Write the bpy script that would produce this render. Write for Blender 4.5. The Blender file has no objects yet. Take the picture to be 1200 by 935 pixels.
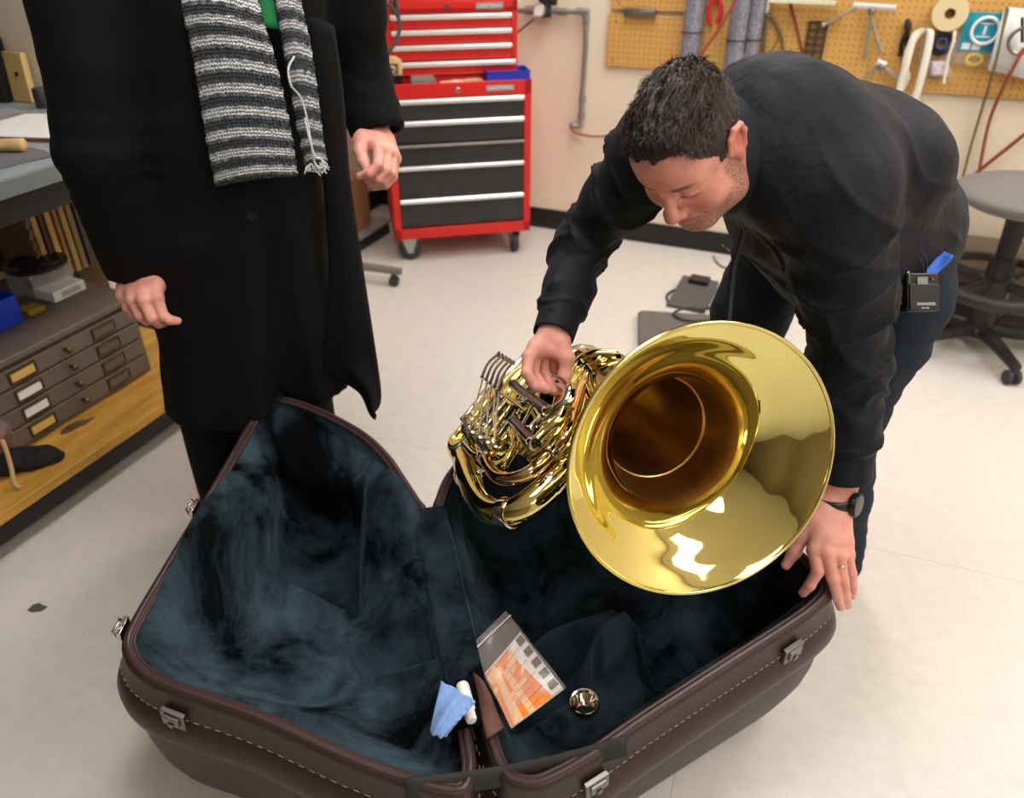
import bpy, bmesh, math, random
import numpy as np
from mathutils import Vector, Matrix, noise
random.seed(7)
C = bpy.context.scene.collection
D2R = math.pi/180
def V(*a): return Vector(a[0]) if len(a) == 1 else Vector(a)

# ---------------------------------------------------------------- camera model used to take measurements off the photograph
PITCH = 32.5*D2R; FPX = 900.0; CAMH = 1.5
CR = V(1,0,0); CU = V(0, math.sin(PITCH), math.cos(PITCH)); CF = V(0, math.cos(PITCH), -math.sin(PITCH)); CO = V(0,0,CAMH)
def ray(u, v): return CR*((u-600)/FPX) + CU*((467.5-v)/FPX) + CF
def P(u, v, d): return CO + ray(u, v)*d
def PZ(u, v, z):
    r = ray(u, v); return CO + r*((z-CAMH)/r.z)
def PY(u, v, y):
    r = ray(u, v); return CO + r*(y/r.y)
def PP(u, v, p0, n):
    r = ray(u, v); return CO + r*((p0-CO).dot(n)/r.dot(n))
def cam_vec(x, y, w): return CR*x + CU*y - CF*w     # right, up, towards the viewer

# ---------------------------------------------------------------- objects
MW = {}
def frame(x, y, z=None):
    """matrix 3x3 with columns x, y, z (z default x cross y)"""
    x = x.normalized(); y = (y - x*x.dot(y)).normalized(); z = x.cross(y)
    return Matrix((x, y, z)).transposed()
def tag(o, label=None, cat=None, group=None, kind=None):
    if label: o['label'] = label
    if cat: o['category'] = cat
    if group: o['group'] = group
    if kind: o['kind'] = kind
    return o
def thing(name, label, cat, loc=(0,0,0), rotz=0.0, group=None, rot=None):
    o = bpy.data.objects.new(name, None); C.objects.link(o)
    o.empty_display_size = .05
    m = Matrix.Translation(V(loc)) @ (rot.to_4x4() if rot is not None else Matrix.Rotation(rotz, 4, 'Z'))
    o.matrix_basis = m; MW[o.name] = m
    return tag(o, label, cat, group)
class MB:
    """collects shapes; build() links them as ONE mesh object"""
    def __init__(s): s.v = []; s.f = []; s.m = []; s.sm = []
    def add(s, verts, faces, mat=0, smooth=True):
        b = len(s.v); s.v += [tuple(q) for q in verts]
        for f in faces: s.f.append([b+i for i in f]); s.m.append(mat); s.sm.append(smooth)
        return s
    def box(s, c, size, R=None, mat=0, taper=1.0):
        c = V(c); x, y, z = [q/2 for q in size]; R = R or Matrix.Identity(3); vs = []
        for sz in (-1, 1):
            t = taper if sz > 0 else 1
            for sx, sy in ((-1,-1),(1,-1),(1,1),(-1,1)): vs.append(c + R @ V(sx*x*t, sy*y*t, sz*z))
        return s.add(vs, [(3,2,1,0),(4,5,6,7),(0,1,5,4),(1,2,6,5),(2,3,7,6),(3,0,4,7)], mat, False)
    def box2(s, lo, hi, mat=0):
        return s.box([(a+b)/2 for a, b in zip(lo, hi)], [abs(b-a) for a, b in zip(lo, hi)], None, mat)
    def tube(s, pts, r, n=10, mat=0, cap=True, closed=False, flat=None):
        pts = [V(p) for p in pts]; N = len(pts)
        rs = r if isinstance(r, (list, tuple)) else [r]*N
        if len(rs) != N: rs = lerp_list(rs, N)
        tans = []
        for i in range(N):
            a = pts[(i-1) % N] if (closed or i > 0) else pts[i]; b = pts[(i+1) % N] if (closed or i < N-1) else pts[i]
            t = (b-a); tans.append(t.normalized() if t.length > 1e-9 else V(0,0,1))
        ref = V(0,0,1) if abs(tans[0].z) < .9 else V(1,0,0)
        if flat is not None: ref = V(flat)
        x = (ref - tans[0]*ref.dot(tans[0])).normalized(); vs = []; fl = 1.0 if flat is None else None
        for i in range(N):
            t = tans[i]; x = (x - t*x.dot(t)).normalized(); y = t.cross(x)
            for k in range(n):
                a = 2*math.pi*k/n; vs.append(pts[i] + (x*math.cos(a) + y*math.sin(a))*rs[i])
        fs = []
        for i in range(N if closed else N-1):
            j = (i+1) % N
            for k in range(n): fs.append((i*n+k, i*n+(k+1) % n, j*n+(k+1) % n, j*n+k))
        if cap and not closed: fs.append(tuple(range(n-1, -1, -1))); fs.append(tuple((N-1)*n+k for k in range(n)))
        return s.add(vs, fs, mat, True)
    def cyl(s, a, b, r, n=16, mat=0, r2=None): return s.tube([a, b], [r, r if r2 is None else r2], n, mat)
    def lathe(s, prof, o=(0,0,0), R=None, n=24, mat=0, capends=False):
        """prof: (radius, height) along the local z axis of R"""
        o = V(o); R = R or Matrix.Identity(3); vs = []; fs = []
        for r, h in prof:
            for k in range(n):
                a = 2*math.pi*k/n; vs.append(o + R @ V(r*math.cos(a), r*math.sin(a), h))
        for i in range(len(prof)-1):
            for k in range(n): fs.append((i*n+k, i*n+(k+1) % n, (i+1)*n+(k+1) % n, (i+1)*n+k))
        if capends: fs.append(tuple(range(n-1, -1, -1))); fs.append(tuple((len(prof)-1)*n+k for k in range(n)))
        return s.add(vs, fs, mat, True)
    def prism(s, poly, h0, h1, o=(0,0,0), R=None, mat=0):
        o = V(o); R = R or Matrix.Identity(3); n = len(poly)
        vs = [o + R @ V(x, y, h0) for x, y in poly] + [o + R @ V(x, y, h1) for x, y in poly]
        fs = [tuple(range(n-1, -1, -1)), tuple(range(n, 2*n))] + [(i, (i+1) % n, n+(i+1) % n, n+i) for i in range(n)]
        return s.add(vs, fs, mat, False)
    def grid(s, fn, nu, nv, mat=0, closed_u=False, thick=None):
        vs = [fn(i/(nu if closed_u else nu-1), j/(nv-1)) for i in range(nu) for j in range(nv)]
        fs = [(i*nv+j, ((i+1) % nu)*nv+j, ((i+1) % nu)*nv+j+1, i*nv+j+1) for i in range(nu if closed_u else nu-1) for j in range(nv-1)]
        return s.add(vs, fs, mat, True)
    def build(s, name, mats, parent=None, world=False, bevel=0, angle=40, solid=0, subd=0, off=-1):
        me = bpy.data.meshes.new(name)
        vs = s.v
        if parent is not None and world:
            mi = MW[parent.name].inverted(); vs = [tuple(mi @ V(q)) for q in vs]
        me.from_pydata(vs, [], s.f)
        mats = mats if isinstance(mats, (list, tuple)) else [mats]
        for m in mats: me.materials.append(m)
        me.polygons.foreach_set('material_index', s.m); me.polygons.foreach_set('use_smooth', [True]*len(s.f))
        bm = bmesh.new(); bm.from_mesh(me); bmesh.ops.recalc_face_normals(bm, faces=bm.faces); bm.to_mesh(me); bm.free()
        try: me.set_sharp_from_angle(angle=angle*D2R)
        except Exception: pass
        me.update()
        o = bpy.data.objects.new(name, me); C.objects.link(o)
        if parent is not None:
            o.parent = parent; MW[o.name] = MW[parent.name].copy()
        else: MW[o.name] = Matrix.Identity(4)
        if solid:
            md = o.modifiers.new('solid', 'SOLIDIFY'); md.thickness = solid; md.offset = off
        if bevel:
            md = o.modifiers.new('bevel', 'BEVEL'); md.width = bevel; md.segments = 2; md.limit_method = 'ANGLE'; md.angle_limit = 50*D2R
        if subd:
            md = o.modifiers.new('sub', 'SUBSURF'); md.levels = subd; md.render_levels = subd
        return o
def struct(name, mb, m, **k):
    o = mb.build(name, m, **k); o['kind'] = 'structure'; return o
def smooth_path(pts, n=8, closed=False):
    """Catmull-Rom through the points"""
    pts = [V(p) for p in pts]; N = len(pts); out = []
    for i in range(N if closed else N-1):
        p1 = pts[i]; p2 = pts[(i+1) % N]
        p0 = pts[(i-1) % N] if (closed or i > 0) else p1*2-p2
        p3 = pts[(i+2) % N] if (closed or i < N-2) else p2*2-p1
        for k in range(n):
            t = k/n
            out.append(.5*((2*p1)+(p2-p0)*t+(2*p0-5*p1+4*p2-p3)*t*t+(3*p1-p0-3*p2+p3)*t**3))
    if not closed: out.append(pts[-1])
    return out
def lerp_list(ks, n):
    """resample scalars"""
    out = []
    for i in range(n):
        t = i/(n-1)*(len(ks)-1); a = min(int(t), len(ks)-2); out.append(ks[a]+(ks[a+1]-ks[a])*(t-a))
    return out
def smoothstep(a, b, x):
    t = max(0, min(1, (x-a)/(b-a))); return t*t*(3-2*t)

# ---------------------------------------------------------------- procedural materials
def srgb(r, g, b):
    return tuple(((c/255)/12.92 if c/255 <= .04045 else ((c/255+.055)/1.055)**2.4) for c in (r, g, b))
MATS = {}
def M(name, col, rough=.5, metal=0, spec=.5, noise_=None, bump=None, sheen=0, sheen_col=None, sheen_rough=.4, coat=0, trans=0, sss=0, emit=None, estr=0, alpha=1, ior=1.45, stretch=None, col2=None):
    """col 0-255 sRGB; noise_=(scale, amount) varies the colour; bump=(scale, strength)"""
    if name in MATS: return MATS[name]
    m = bpy.data.materials.new(name); m.use_nodes = True; nt = m.node_tree; N = nt.nodes; L = nt.links
    b = N['Principled BSDF']; c = srgb(*col)
    b.inputs['Base Color'].default_value = (*c, 1); b.inputs['Roughness'].default_value = rough; b.inputs['Metallic'].default_value = metal
    b.inputs['Specular IOR Level'].default_value = spec; b.inputs['IOR'].default_value = ior
    b.inputs['Sheen Weight'].default_value = sheen; b.inputs['Sheen Roughness'].default_value = sheen_rough
    if sheen_col: b.inputs['Sheen Tint'].default_value = (*srgb(*sheen_col), 1)
    b.inputs['Coat Weight'].default_value = coat; b.inputs['Transmission Weight'].default_value = trans
    if sss:
        b.inputs['Subsurface Weight'].default_value = sss; b.inputs['Subsurface Radius'].default_value = (.012, .004, .002); b.inputs['Subsurface Scale'].default_value = 1
    if emit: b.inputs['Emission Color'].default_value = (*srgb(*emit), 1); b.inputs['Emission Strength'].default_value = estr
    if alpha < 1: b.inputs['Alpha'].default_value = alpha
    tc = N.new('ShaderNodeTexCoord'); mp = N.new('ShaderNodeMapping'); L.new(tc.outputs['Object'], mp.inputs['Vector'])
    if stretch: mp.inputs['Scale'].default_value = stretch
    if noise_:
        n = N.new('ShaderNodeTexNoise'); n.inputs['Scale'].default_value = noise_[0]; n.inputs['Detail'].default_value = 5; n.inputs['Roughness'].default_value = .6
        L.new(mp.outputs['Vector'], n.inputs['Vector'])
        r = N.new('ShaderNodeValToRGB'); r.color_ramp.elements[0].position = .3; r.color_ramp.elements[1].position = .7
        a = noise_[1]; c2 = srgb(*col2) if col2 else tuple(min(1, x*(1+a)) for x in c)
        r.color_ramp.elements[0].color = (*(tuple(x*(1-a) for x in c) if not col2 else c), 1); r.color_ramp.elements[1].color = (*c2, 1)
        L.new(n.outputs['Fac'], r.inputs['Fac']); L.new(r.outputs['Color'], b.inputs['Base Color'])
    if bump:
        n = N.new('ShaderNodeTexNoise'); n.inputs['Scale'].default_value = bump[0]; n.inputs['Detail'].default_value = 4
        L.new(mp.outputs['Vector'], n.inputs['Vector'])
        bp = N.new('ShaderNodeBump'); bp.inputs['Strength'].default_value = bump[1]; bp.inputs['Distance'].default_value = bump[2] if len(bump) > 2 else .002
        L.new(n.outputs['Fac'], bp.inputs['Height']); L.new(bp.outputs['Normal'], b.inputs['Normal'])
    MATS[name] = m; return m

# ---------------------------------------------------------------- signed-distance sculpting, meshed with surface nets
class SDF:
    def __init__(s, lo, hi, h):
        s.h = h; s.lo = np.array(lo, float); n = np.ceil((np.array(hi, float)-s.lo)/h).astype(int)+1
        s.n = n; s.D = np.full(n, .5, np.float32)
        s.ax = [(s.lo[i]+h*np.arange(n[i])).astype(np.float32) for i in range(3)]
    def sub(s, lo, hi):
        sl = []
        for i in range(3):
            a = int(max(0, math.floor((lo[i]-s.lo[i])/s.h))); b = int(min(s.n[i], math.ceil((hi[i]-s.lo[i])/s.h)+1))
            if b <= a: return None
            sl.append(slice(a, b))
        g = (s.ax[0][sl[0]][:,None,None], s.ax[1][sl[1]][None,:,None], s.ax[2][sl[2]][None,None,:])
        return tuple(sl), g
    def comb(s, sl, d, k, mode):
        D = s.D[sl]
        if mode == 'add':
            if k > 0:
                h = np.clip(.5+.5*(D-d)/k, 0, 1); s.D[sl] = D*(1-h)+d*h-k*h*(1-h)
            else: s.D[sl] = np.minimum(D, d)
        elif mode == 'sub':
            d = -d
            if k > 0:
                h = np.clip(.5-.5*(D-d)/k, 0, 1); s.D[sl] = D*(1-h)+d*h+k*h*(1-h)
            else: s.D[sl] = np.maximum(D, d)
    def cone(s, a, b, ra, rb, k=.01, mode='add'):
        a = np.array(a, float); b = np.array(b, float); pad = k+3*s.h; r = max(ra, rb)+pad
        q = s.sub(np.minimum(a, b)-r, np.maximum(a, b)+r)
        if q is None: return s
        sl, (x, y, z) = q; ba = b-a; L2 = max(ba@ba, 1e-12)
        px, py, pz = x-a[0], y-a[1], z-a[2]
        t = np.clip((px*ba[0]+py*ba[1]+pz*ba[2])/L2, 0, 1)
        d = np.sqrt((px-t*ba[0])**2+(py-t*ba[1])**2+(pz-t*ba[2])**2)-(ra+(rb-ra)*t)
        s.comb(sl, d, k, mode); return s
    def chain(s, pts, rs, k=.01, mode='add'):
        for i in range(len(pts)-1): s.cone(pts[i], pts[i+1], rs[i], rs[i+1], k, mode)
        return s
    def ell(s, c, r, R=None, k=.01, mode='add'):
        c = np.array(c, float); r = np.array(r, float); R = np.eye(3) if R is None else np.array(R)
        e = np.sqrt(((R*r)**2).sum(1))+k+3*s.h; q = s.sub(c-e, c+e)
        if q is None: return s
        sl, (x, y, z) = q; px, py, pz = x-c[0], y-c[1], z-c[2]
        l = [(R[0,i]*px+R[1,i]*py+R[2,i]*pz) for i in range(3)]
        k0 = np.sqrt((l[0]/r[0])**2+(l[1]/r[1])**2+(l[2]/r[2])**2)+1e-9; k1 = np.sqrt((l[0]/r[0]**2)**2+(l[1]/r[1]**2)**2+(l[2]/r[2]**2)**2)+1e-9
        s.comb(sl, k0*(k0-1)/k1, k, mode); return s
    def etube(s, a, b, ra, rb, side, k=.02, mode='add', cap=.5):
        """elliptical tapered segment; ra=(half width along side, half depth)"""
        a = np.array(a, float); b = np.array(b, float); m = max(*ra, *rb)+k+3*s.h
        q = s.sub(np.minimum(a, b)-m, np.maximum(a, b)+m)
        if q is None: return s
        sl, (x, y, z) = q; ba = b-a; L = np.linalg.norm(ba); w = ba/L
        sd = np.array(side, float); sd = sd-w*(sd@w); sd /= np.linalg.norm(sd); e = np.cross(w, sd)
        px, py, pz = x-a[0], y-a[1], z-a[2]
        l = px*w[0]+py*w[1]+pz*w[2]; t = np.clip(l/L, 0, 1); o = l-t*L
        u = px*sd[0]+py*sd[1]+pz*sd[2]; v = px*e[0]+py*e[1]+pz*e[2]
        rw = ra[0]+(rb[0]-ra[0])*t; rd = ra[1]+(rb[1]-ra[1])*t; mr = np.minimum(rw, rd)
        d = (np.sqrt((u/rw)**2+(v/rd)**2+(o/(mr*cap*2))**2)-1)*mr
        s.comb(sl, d, k, mode); return s
    def half(s, p, n, lo, hi, k=0):
        """cut away what lies on the +n side of p, inside the box lo..hi"""
        q = s.sub(lo, hi)
        if q is None: return s
        sl, (x, y, z) = q; n = np.array(n, float); n /= np.linalg.norm(n)
        d = (x-p[0])*n[0]+(y-p[1])*n[1]+(z-p[2])*n[2]
        s.D[sl] = np.maximum(s.D[sl], d); return s
    def cut(s, p, n, r):
        p = np.array(p, float); return s.half(p, n, p-r, p+r)
    def mesh(s):
        D = s.D; n = s.n; ins = D < 0
        c = np.zeros(n-1, np.int8)
        for i in (0,1):
            for j in (0,1):
                for k in (0,1): c += ins[i:n[0]-1+i, j:n[1]-1+j, k:n[2]-1+k]
        act = np.argwhere((c > 0) & (c < 8)); idx = -np.ones(n-1, np.int32); idx[tuple(act.T)] = np.arange(len(act))
        acc = np.zeros((len(act), 3)); cnt = np.zeros(len(act))
        cor = [(i,j,k) for i in (0,1) for j in (0,1) for k in (0,1)]
        val = {o: D[act[:,0]+o[0], act[:,1]+o[1], act[:,2]+o[2]].astype(float) for o in cor}
        for a in cor:
            for d in range(3):
                if a[d] == 0:
                    b = list(a); b[d] = 1; b = tuple(b); va, vb = val[a], val[b]
                    cr = (va < 0) != (vb < 0); t = np.where(cr, va/np.where(cr, va-vb, 1), 0)
                    pt = np.repeat(np.array(a, float)[None], len(act), 0); pt[:,d] += t
                    acc[cr] += pt[cr]; cnt[cr] += 1
        vs = s.lo+(act+acc/cnt[:,None])*s.h; faces = []
        for d in range(3):
            e, f = (d+1) % 3, (d+2) % 3
            A = ins; sl0 = [slice(None)]*3; sl1 = [slice(None)]*3; sl0[d] = slice(0, -1); sl1[d] = slice(1, None)
            a0 = A[tuple(sl0)]; a1 = A[tuple(sl1)]; cr = np.argwhere(a0 != a1)
            ok = (cr[:,e] > 0) & (cr[:,f] > 0) & (cr[:,e] < n[e]-1) & (cr[:,f] < n[f]-1); cr = cr[ok]
            if not len(cr): continue
            flip = a1[tuple(cr.T)]; q = []
            for de, df in ((1,1),(0,1),(0,0),(1,0)):
                cc = cr.copy(); cc[:,e] -= de; cc[:,f] -= df; q.append(idx[tuple(cc.T)])
            q = np.stack(q, 1); q[flip] = q[flip][:,::-1]; faces.append(q)
        return vs, np.concatenate(faces)
def relax(vs, fs, it=2, lam=.5):
    E = np.concatenate([fs[:,[0,1]], fs[:,[1,2]], fs[:,[2,3]], fs[:,[3,0]]]); n = len(vs); E = np.concatenate([E, E[:,::-1]])
    deg = np.bincount(E[:,0], minlength=n)[:,None].astype(float); deg[deg == 0] = 1
    for i in range(it):
        for l in (lam, -lam*1.03):
            a = np.stack([np.bincount(E[:,0], weights=vs[E[:,1],k], minlength=n) for k in range(3)], 1)/deg
            vs = vs+l*(a-vs)
    return vs
def vnormals(vs, fs):
    a = np.cross(vs[fs[:,2]]-vs[fs[:,0]], vs[fs[:,3]]-vs[fs[:,1]]); N = np.zeros_like(vs)
    for k in range(4):
        for d in range(3): N[:,d] += np.bincount(fs[:,k], weights=a[:,d], minlength=len(vs))
    return N/(np.linalg.norm(N, axis=1)[:,None]+1e-12)
def npbuild(name, parts, mats, parent, matidx=None, attr=None):
    """parts: list of (verts, quads) joined into one mesh"""
    vs = np.concatenate([p[0] for p in parts]); o = 0; fl = []
    for p in parts: fl.append(p[1]+o); o += len(p[0])
    fs = np.concatenate(fl)
    mi = np.array(MW[parent.name].inverted()) if parent is not None else np.eye(4)
    wv = vs; vs = vs@mi[:3,:3].T+mi[:3,3]
    me = bpy.data.meshes.new(name); me.vertices.add(len(vs)); me.vertices.foreach_set('co', vs.astype(np.float32).ravel())
    me.loops.add(fs.size); me.loops.foreach_set('vertex_index', fs.ravel().astype(np.int32))
    me.polygons.add(len(fs)); me.polygons.foreach_set('loop_start', np.arange(0, fs.size, 4, dtype=np.int32)); me.polygons.foreach_set('loop_total', np.full(len(fs), 4, np.int32))
    me.polygons.foreach_set('use_smooth', np.ones(len(fs), bool))
    for m in (mats if isinstance(mats, (list, tuple)) else [mats]): me.materials.append(m)
    if matidx is not None: me.polygons.foreach_set('material_index', matidx(wv[fs].mean(1)).astype(np.int32))
    if attr:
        for an, fn in attr.items():
            at = me.attributes.new(an, 'FLOAT', 'POINT'); at.data.foreach_set('value', fn(wv).astype(np.float32))
    me.update(calc_edges=True); me.validate()
    ob = bpy.data.objects.new(name, me); C.objects.link(ob)
    if parent is not None: ob.parent = parent
    MW[ob.name] = MW[parent.name].copy() if parent is not None else Matrix.Identity(4)
    return ob
def fbm(p, sc, oc=3):
    """numpy value noise in -1..1"""
    p = np.asarray(p)*sc; out = np.zeros(len(p)); a = .5
    for o in range(oc):
        i = np.floor(p).astype(np.int64); f = p-i; f = f*f*(3-2*f); r = 0
        for dx in (0,1):
            for dy in (0,1):
                for dz in (0,1):
                    h = (i[:,0]+dx)*73856093 ^ (i[:,1]+dy)*19349663 ^ (i[:,2]+dz)*83492791
                    h = ((h*1103515245+12345) & 0x7fffffff); h = (h ^ (h >> 13))*1274126177 & 0x7fffffff
                    w = (f[:,0] if dx else 1-f[:,0])*(f[:,1] if dy else 1-f[:,1])*(f[:,2] if dz else 1-f[:,2]); r = r+w*(h/0x7fffffff*2-1)
        out += a*r; a *= .5; p = p*2.03+11.7
    return out
# ================================================================ the room
TH = -22.8*D2R
E1 = V(math.cos(TH), math.sin(TH), 0); E2 = V(-math.sin(TH), math.cos(TH), 0)      # along the back wall / into the back wall
CORN = V(-.79, 4.55, 0)                                                            # the back left corner
def room(a, b, z=0): return CORN + E1*a + E2*b + V(0,0,z)
RM = Matrix((E1, E2, V(0,0,1))).transposed()
KA, KB = room(0,0), V(-1.585, 2.75, 0)
kb = (KB-CORN).dot(E2)                                                             # where the left wall steps back into the bench alcove
A0, A1, B0, HT = -2.6, 4.6, -6.4, 2.75
m_wall = M('cream painted wall', (230,216,194), .6, noise_=(3, .03), bump=(160, .12))
m_floor = None
def floor_mat():
    m = M('vinyl floor', (214,209,203), .38, noise_=(26, .05), spec=.45); nt = m.node_tree; N = nt.nodes; L = nt.links; b = N['Principled BSDF']
    tc = N.new('ShaderNodeTexCoord'); mp = N.new('ShaderNodeMapping'); mp.inputs['Rotation'].default_value = (0,0,.35); L.new(tc.outputs['Object'], mp.inputs['Vector'])
    br = N.new('ShaderNodeTexBrick'); br.offset = 0; br.inputs['Scale'].default_value = 1; br.inputs['Brick Width'].default_value = 1.83; br.inputs['Row Height'].default_value = 1.83
    br.inputs['Mortar Size'].default_value = .0012; br.inputs['Color1'].default_value = (1,1,1,1); br.inputs['Color2'].default_value = (1,1,1,1); br.inputs['Mortar'].default_value = (.72,.7,.66,1)
    L.new(mp.outputs['Vector'], br.inputs['Vector'])
    sp = N.new('ShaderNodeTexNoise'); sp.inputs['Scale'].default_value = 420; sp.inputs['Detail'].default_value = 2; L.new(tc.outputs['Object'], sp.inputs['Vector'])
    rp = N.new('ShaderNodeValToRGB'); rp.color_ramp.elements[0].position = .28; rp.color_ramp.elements[0].color = (.82,.8,.76,1); rp.color_ramp.elements[1].position = .45; rp.color_ramp.elements[1].color = (1,1,1,1)
    L.new(sp.outputs['Fac'], rp.inputs['Fac'])
    src = b.inputs['Base Color'].links[0].from_socket
    m1 = N.new('ShaderNodeMixRGB'); m1.blend_type = 'MULTIPLY'; m1.inputs[0].default_value = 1; L.new(src, m1.inputs[1]); L.new(br.outputs['Color'], m1.inputs[2])
    m2 = N.new('ShaderNodeMixRGB'); m2.blend_type = 'MULTIPLY'; m2.inputs[0].default_value = 1; L.new(m1.outputs[0], m2.inputs[1]); L.new(rp.outputs['Color'], m2.inputs[2])
    L.new(m2.outputs[0], b.inputs['Base Color']); return m
b_ = MB(); c_ = room((A0+A1)/2, B0/2); b_.box((c_.x, c_.y, -.05), (A1-A0+.4, -B0+.4, .1), RM); struct('floor', b_, floor_mat())
b_ = MB(); b_.box((c_.x, c_.y, HT+.05), (A1-A0+.4, -B0+.4, .1), RM); struct('ceiling', b_, M('white ceiling tile', (236,234,228), .9, noise_=(30, .03)))
m_wall2 = M('darkened unseen wall', (128,116,100), .65, noise_=(3, .05))  # unseen walls darkened to deepen the bell's reflections and cut fill on the left
def wall(name, a0, b0, a1, b1, m=None):
    b = MB(); p = room((a0+a1)/2, (b0+b1)/2, HT/2); b.box(p, (abs(a1-a0), abs(b1-b0), HT), RM); return struct(name, b, m or m_wall)
wall('wall_back', -.1, 0, A1+.1, .1)
wall('wall_left', -.1, kb, 0, 0)
wall('wall_alcove', A0-.1, kb, -.1, kb+.1)
wall('wall_far_left', A0-.1, B0, A0, kb, m_wall2)
wall('wall_right', A1, B0, A1+.1, 0)
wall('wall_front', A0-.1, B0-.1, A1+.1, B0, m_wall2)
m_base = M('black rubber baseboard', (26,26,27), .45)
def baseboard(name, a0, b0, a1, b1):
    b = MB(); p = room((a0+a1)/2, (b0+b1)/2, .055); b.box(p, (abs(a1-a0), abs(b1-b0), .11), RM); return struct(name, b, m_base, bevel=.003)
baseboard('baseboard_back', .012, -.012, A1, 0)
baseboard('baseboard_left', 0, kb, .012, 0)
baseboard('baseboard_alcove', A0, kb-.012, -.0, kb)

# ceiling lights: recessed fluorescent troffers
m_dif = M('lit diffuser', (255,255,255), .4, emit=(255,253,250), estr=15); m_ltr = M('white enamelled metal', (240,240,238), .35)
li = 0
for aa, bb in ((1.7,-1.0),(3.8,-1.0),(1.9,-2.9),(3.9,-2.9),(3.9,-4.9)):
    if True:
        p = room(aa, bb, HT); o = thing('ceiling_light', 'recessed white fluorescent ceiling light above the workshop floor', 'light', p, TH, 'fluorescent lights in the ceiling')
        b = MB(); w, l, t = .62, 1.24, .03
        for sx, sy, ww, ll in ((-1,0,t,l),(1,0,t,l)): b.box((sx*(w/2-t/2), 0, -.008), (ww, ll, .016))
        for sy in (-1,1): b.box((0, sy*(l/2-t/2), -.008), (w-2*t, t, .016))
        b.build('light_frame', m_ltr, o)
        b = MB(); b.box((0,0,-.004), (w-2*t, l-2*t, .006)); b.build('diffuser', m_dif, o)

# camera, exposure
cd = bpy.data.cameras.new('camera'); cam = bpy.data.objects.new('camera', cd); C.objects.link(cam)
cam.location = CO; cam.rotation_euler = (math.pi/2-PITCH, 0, 0); cd.sensor_fit = 'HORIZONTAL'; cd.sensor_width = 36; cd.lens = 36*FPX/1200
cd.dof.use_dof = True; cd.dof.focus_distance = 1.38; cd.dof.aperture_fstop = 3.2; cd.clip_start = .05
sc = bpy.context.scene; sc.camera = cam
w = bpy.data.worlds.new('world'); sc.world = w; w.use_nodes = True; w.node_tree.nodes['Background'].inputs[0].default_value = (.9,.9,1,1); w.node_tree.nodes['Background'].inputs[1].default_value = .25
sc.view_settings.view_transform = 'Standard'; sc.view_settings.look = 'None'; sc.view_settings.gamma = 1; sc.view_settings.use_curve_mapping = False; sc.view_settings.exposure = -0.07
sc.cycles.use_denoising = True; sc.cycles.max_bounces = 12; sc.cycles.glossy_bounces = 8
# ================================================================ the open instrument case
m_leather = M('dark brown vinyl leather', (52,37,35), .42, spec=.45, noise_=(9, .07), bump=(420, .22))
m_lip = M('brown edge piping', (64,45,46), .36, spec=.5)
m_thread = M('pale stitching thread', (168,156,152), .7)
m_chrome = M('chrome plate', (205,205,205), .16, 1)
m_dull = M('dull nickel', (128,124,120), .4, 1)
m_strap = M('black nylon webbing', (38,36,36), .7, bump=(500, .3))
def velvet_mat(name, lo, hi, sheen):
    m = M(name, (12,16,20), .95, spec=.05, sheen=1, sheen_col=sheen, sheen_rough=.38); nt = m.node_tree; N = nt.nodes; L = nt.links; b = N['Principled BSDF']
    tc = N.new('ShaderNodeTexCoord'); n1 = N.new('ShaderNodeTexNoise'); n1.inputs['Scale'].default_value = 4.6; n1.inputs['Detail'].default_value = 7; n1.inputs['Roughness'].default_value = .68; n1.inputs['Distortion'].default_value = .45
    L.new(tc.outputs['Object'], n1.inputs['Vector'])
    r = N.new('ShaderNodeValToRGB'); e = r.color_ramp.elements; e[0].position = .40; e[0].color = (*srgb(*lo), 1); e[1].position = .60; e[1].color = (*srgb(*hi), 1)
    L.new(n1.outputs['Fac'], r.inputs['Fac']); L.new(r.outputs['Color'], b.inputs['Base Color'])
    rs = N.new('ShaderNodeMapRange'); rs.inputs[1].default_value = .38; rs.inputs[2].default_value = .64; rs.inputs[3].default_value = .03; rs.inputs[4].default_value = .34
    L.new(n1.outputs['Fac'], rs.inputs[0]); L.new(rs.outputs[0], b.inputs['Sheen Weight'])
    n2 = N.new('ShaderNodeTexNoise'); n2.inputs['Scale'].default_value = 260; n2.inputs['Detail'].default_value = 3; L.new(tc.outputs['Object'], n2.inputs['Vector'])
    n3 = N.new('ShaderNodeTexNoise'); n3.inputs['Scale'].default_value = 14; n3.inputs['Detail'].default_value = 5; n3.inputs['Distortion'].default_value = .8; L.new(tc.outputs['Object'], n3.inputs['Vector'])
    b1 = N.new('ShaderNodeBump'); b1.inputs['Strength'].default_value = .5; b1.inputs['Distance'].default_value = .012; L.new(n3.outputs['Fac'], b1.inputs['Height'])
    b2 = N.new('ShaderNodeBump'); b2.inputs['Strength'].default_value = .35; b2.inputs['Distance'].default_value = .002; L.new(n2.outputs['Fac'], b2.inputs['Height']); L.new(b1.outputs['Normal'], b2.inputs['Normal'])
    L.new(b2.outputs['Normal'], b.inputs['Normal']); return m
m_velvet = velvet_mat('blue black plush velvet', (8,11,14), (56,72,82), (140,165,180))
m_velvet2 = velvet_mat('black plush velvet', (6,8,10), (40,52,60), (130,155,170))

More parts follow.
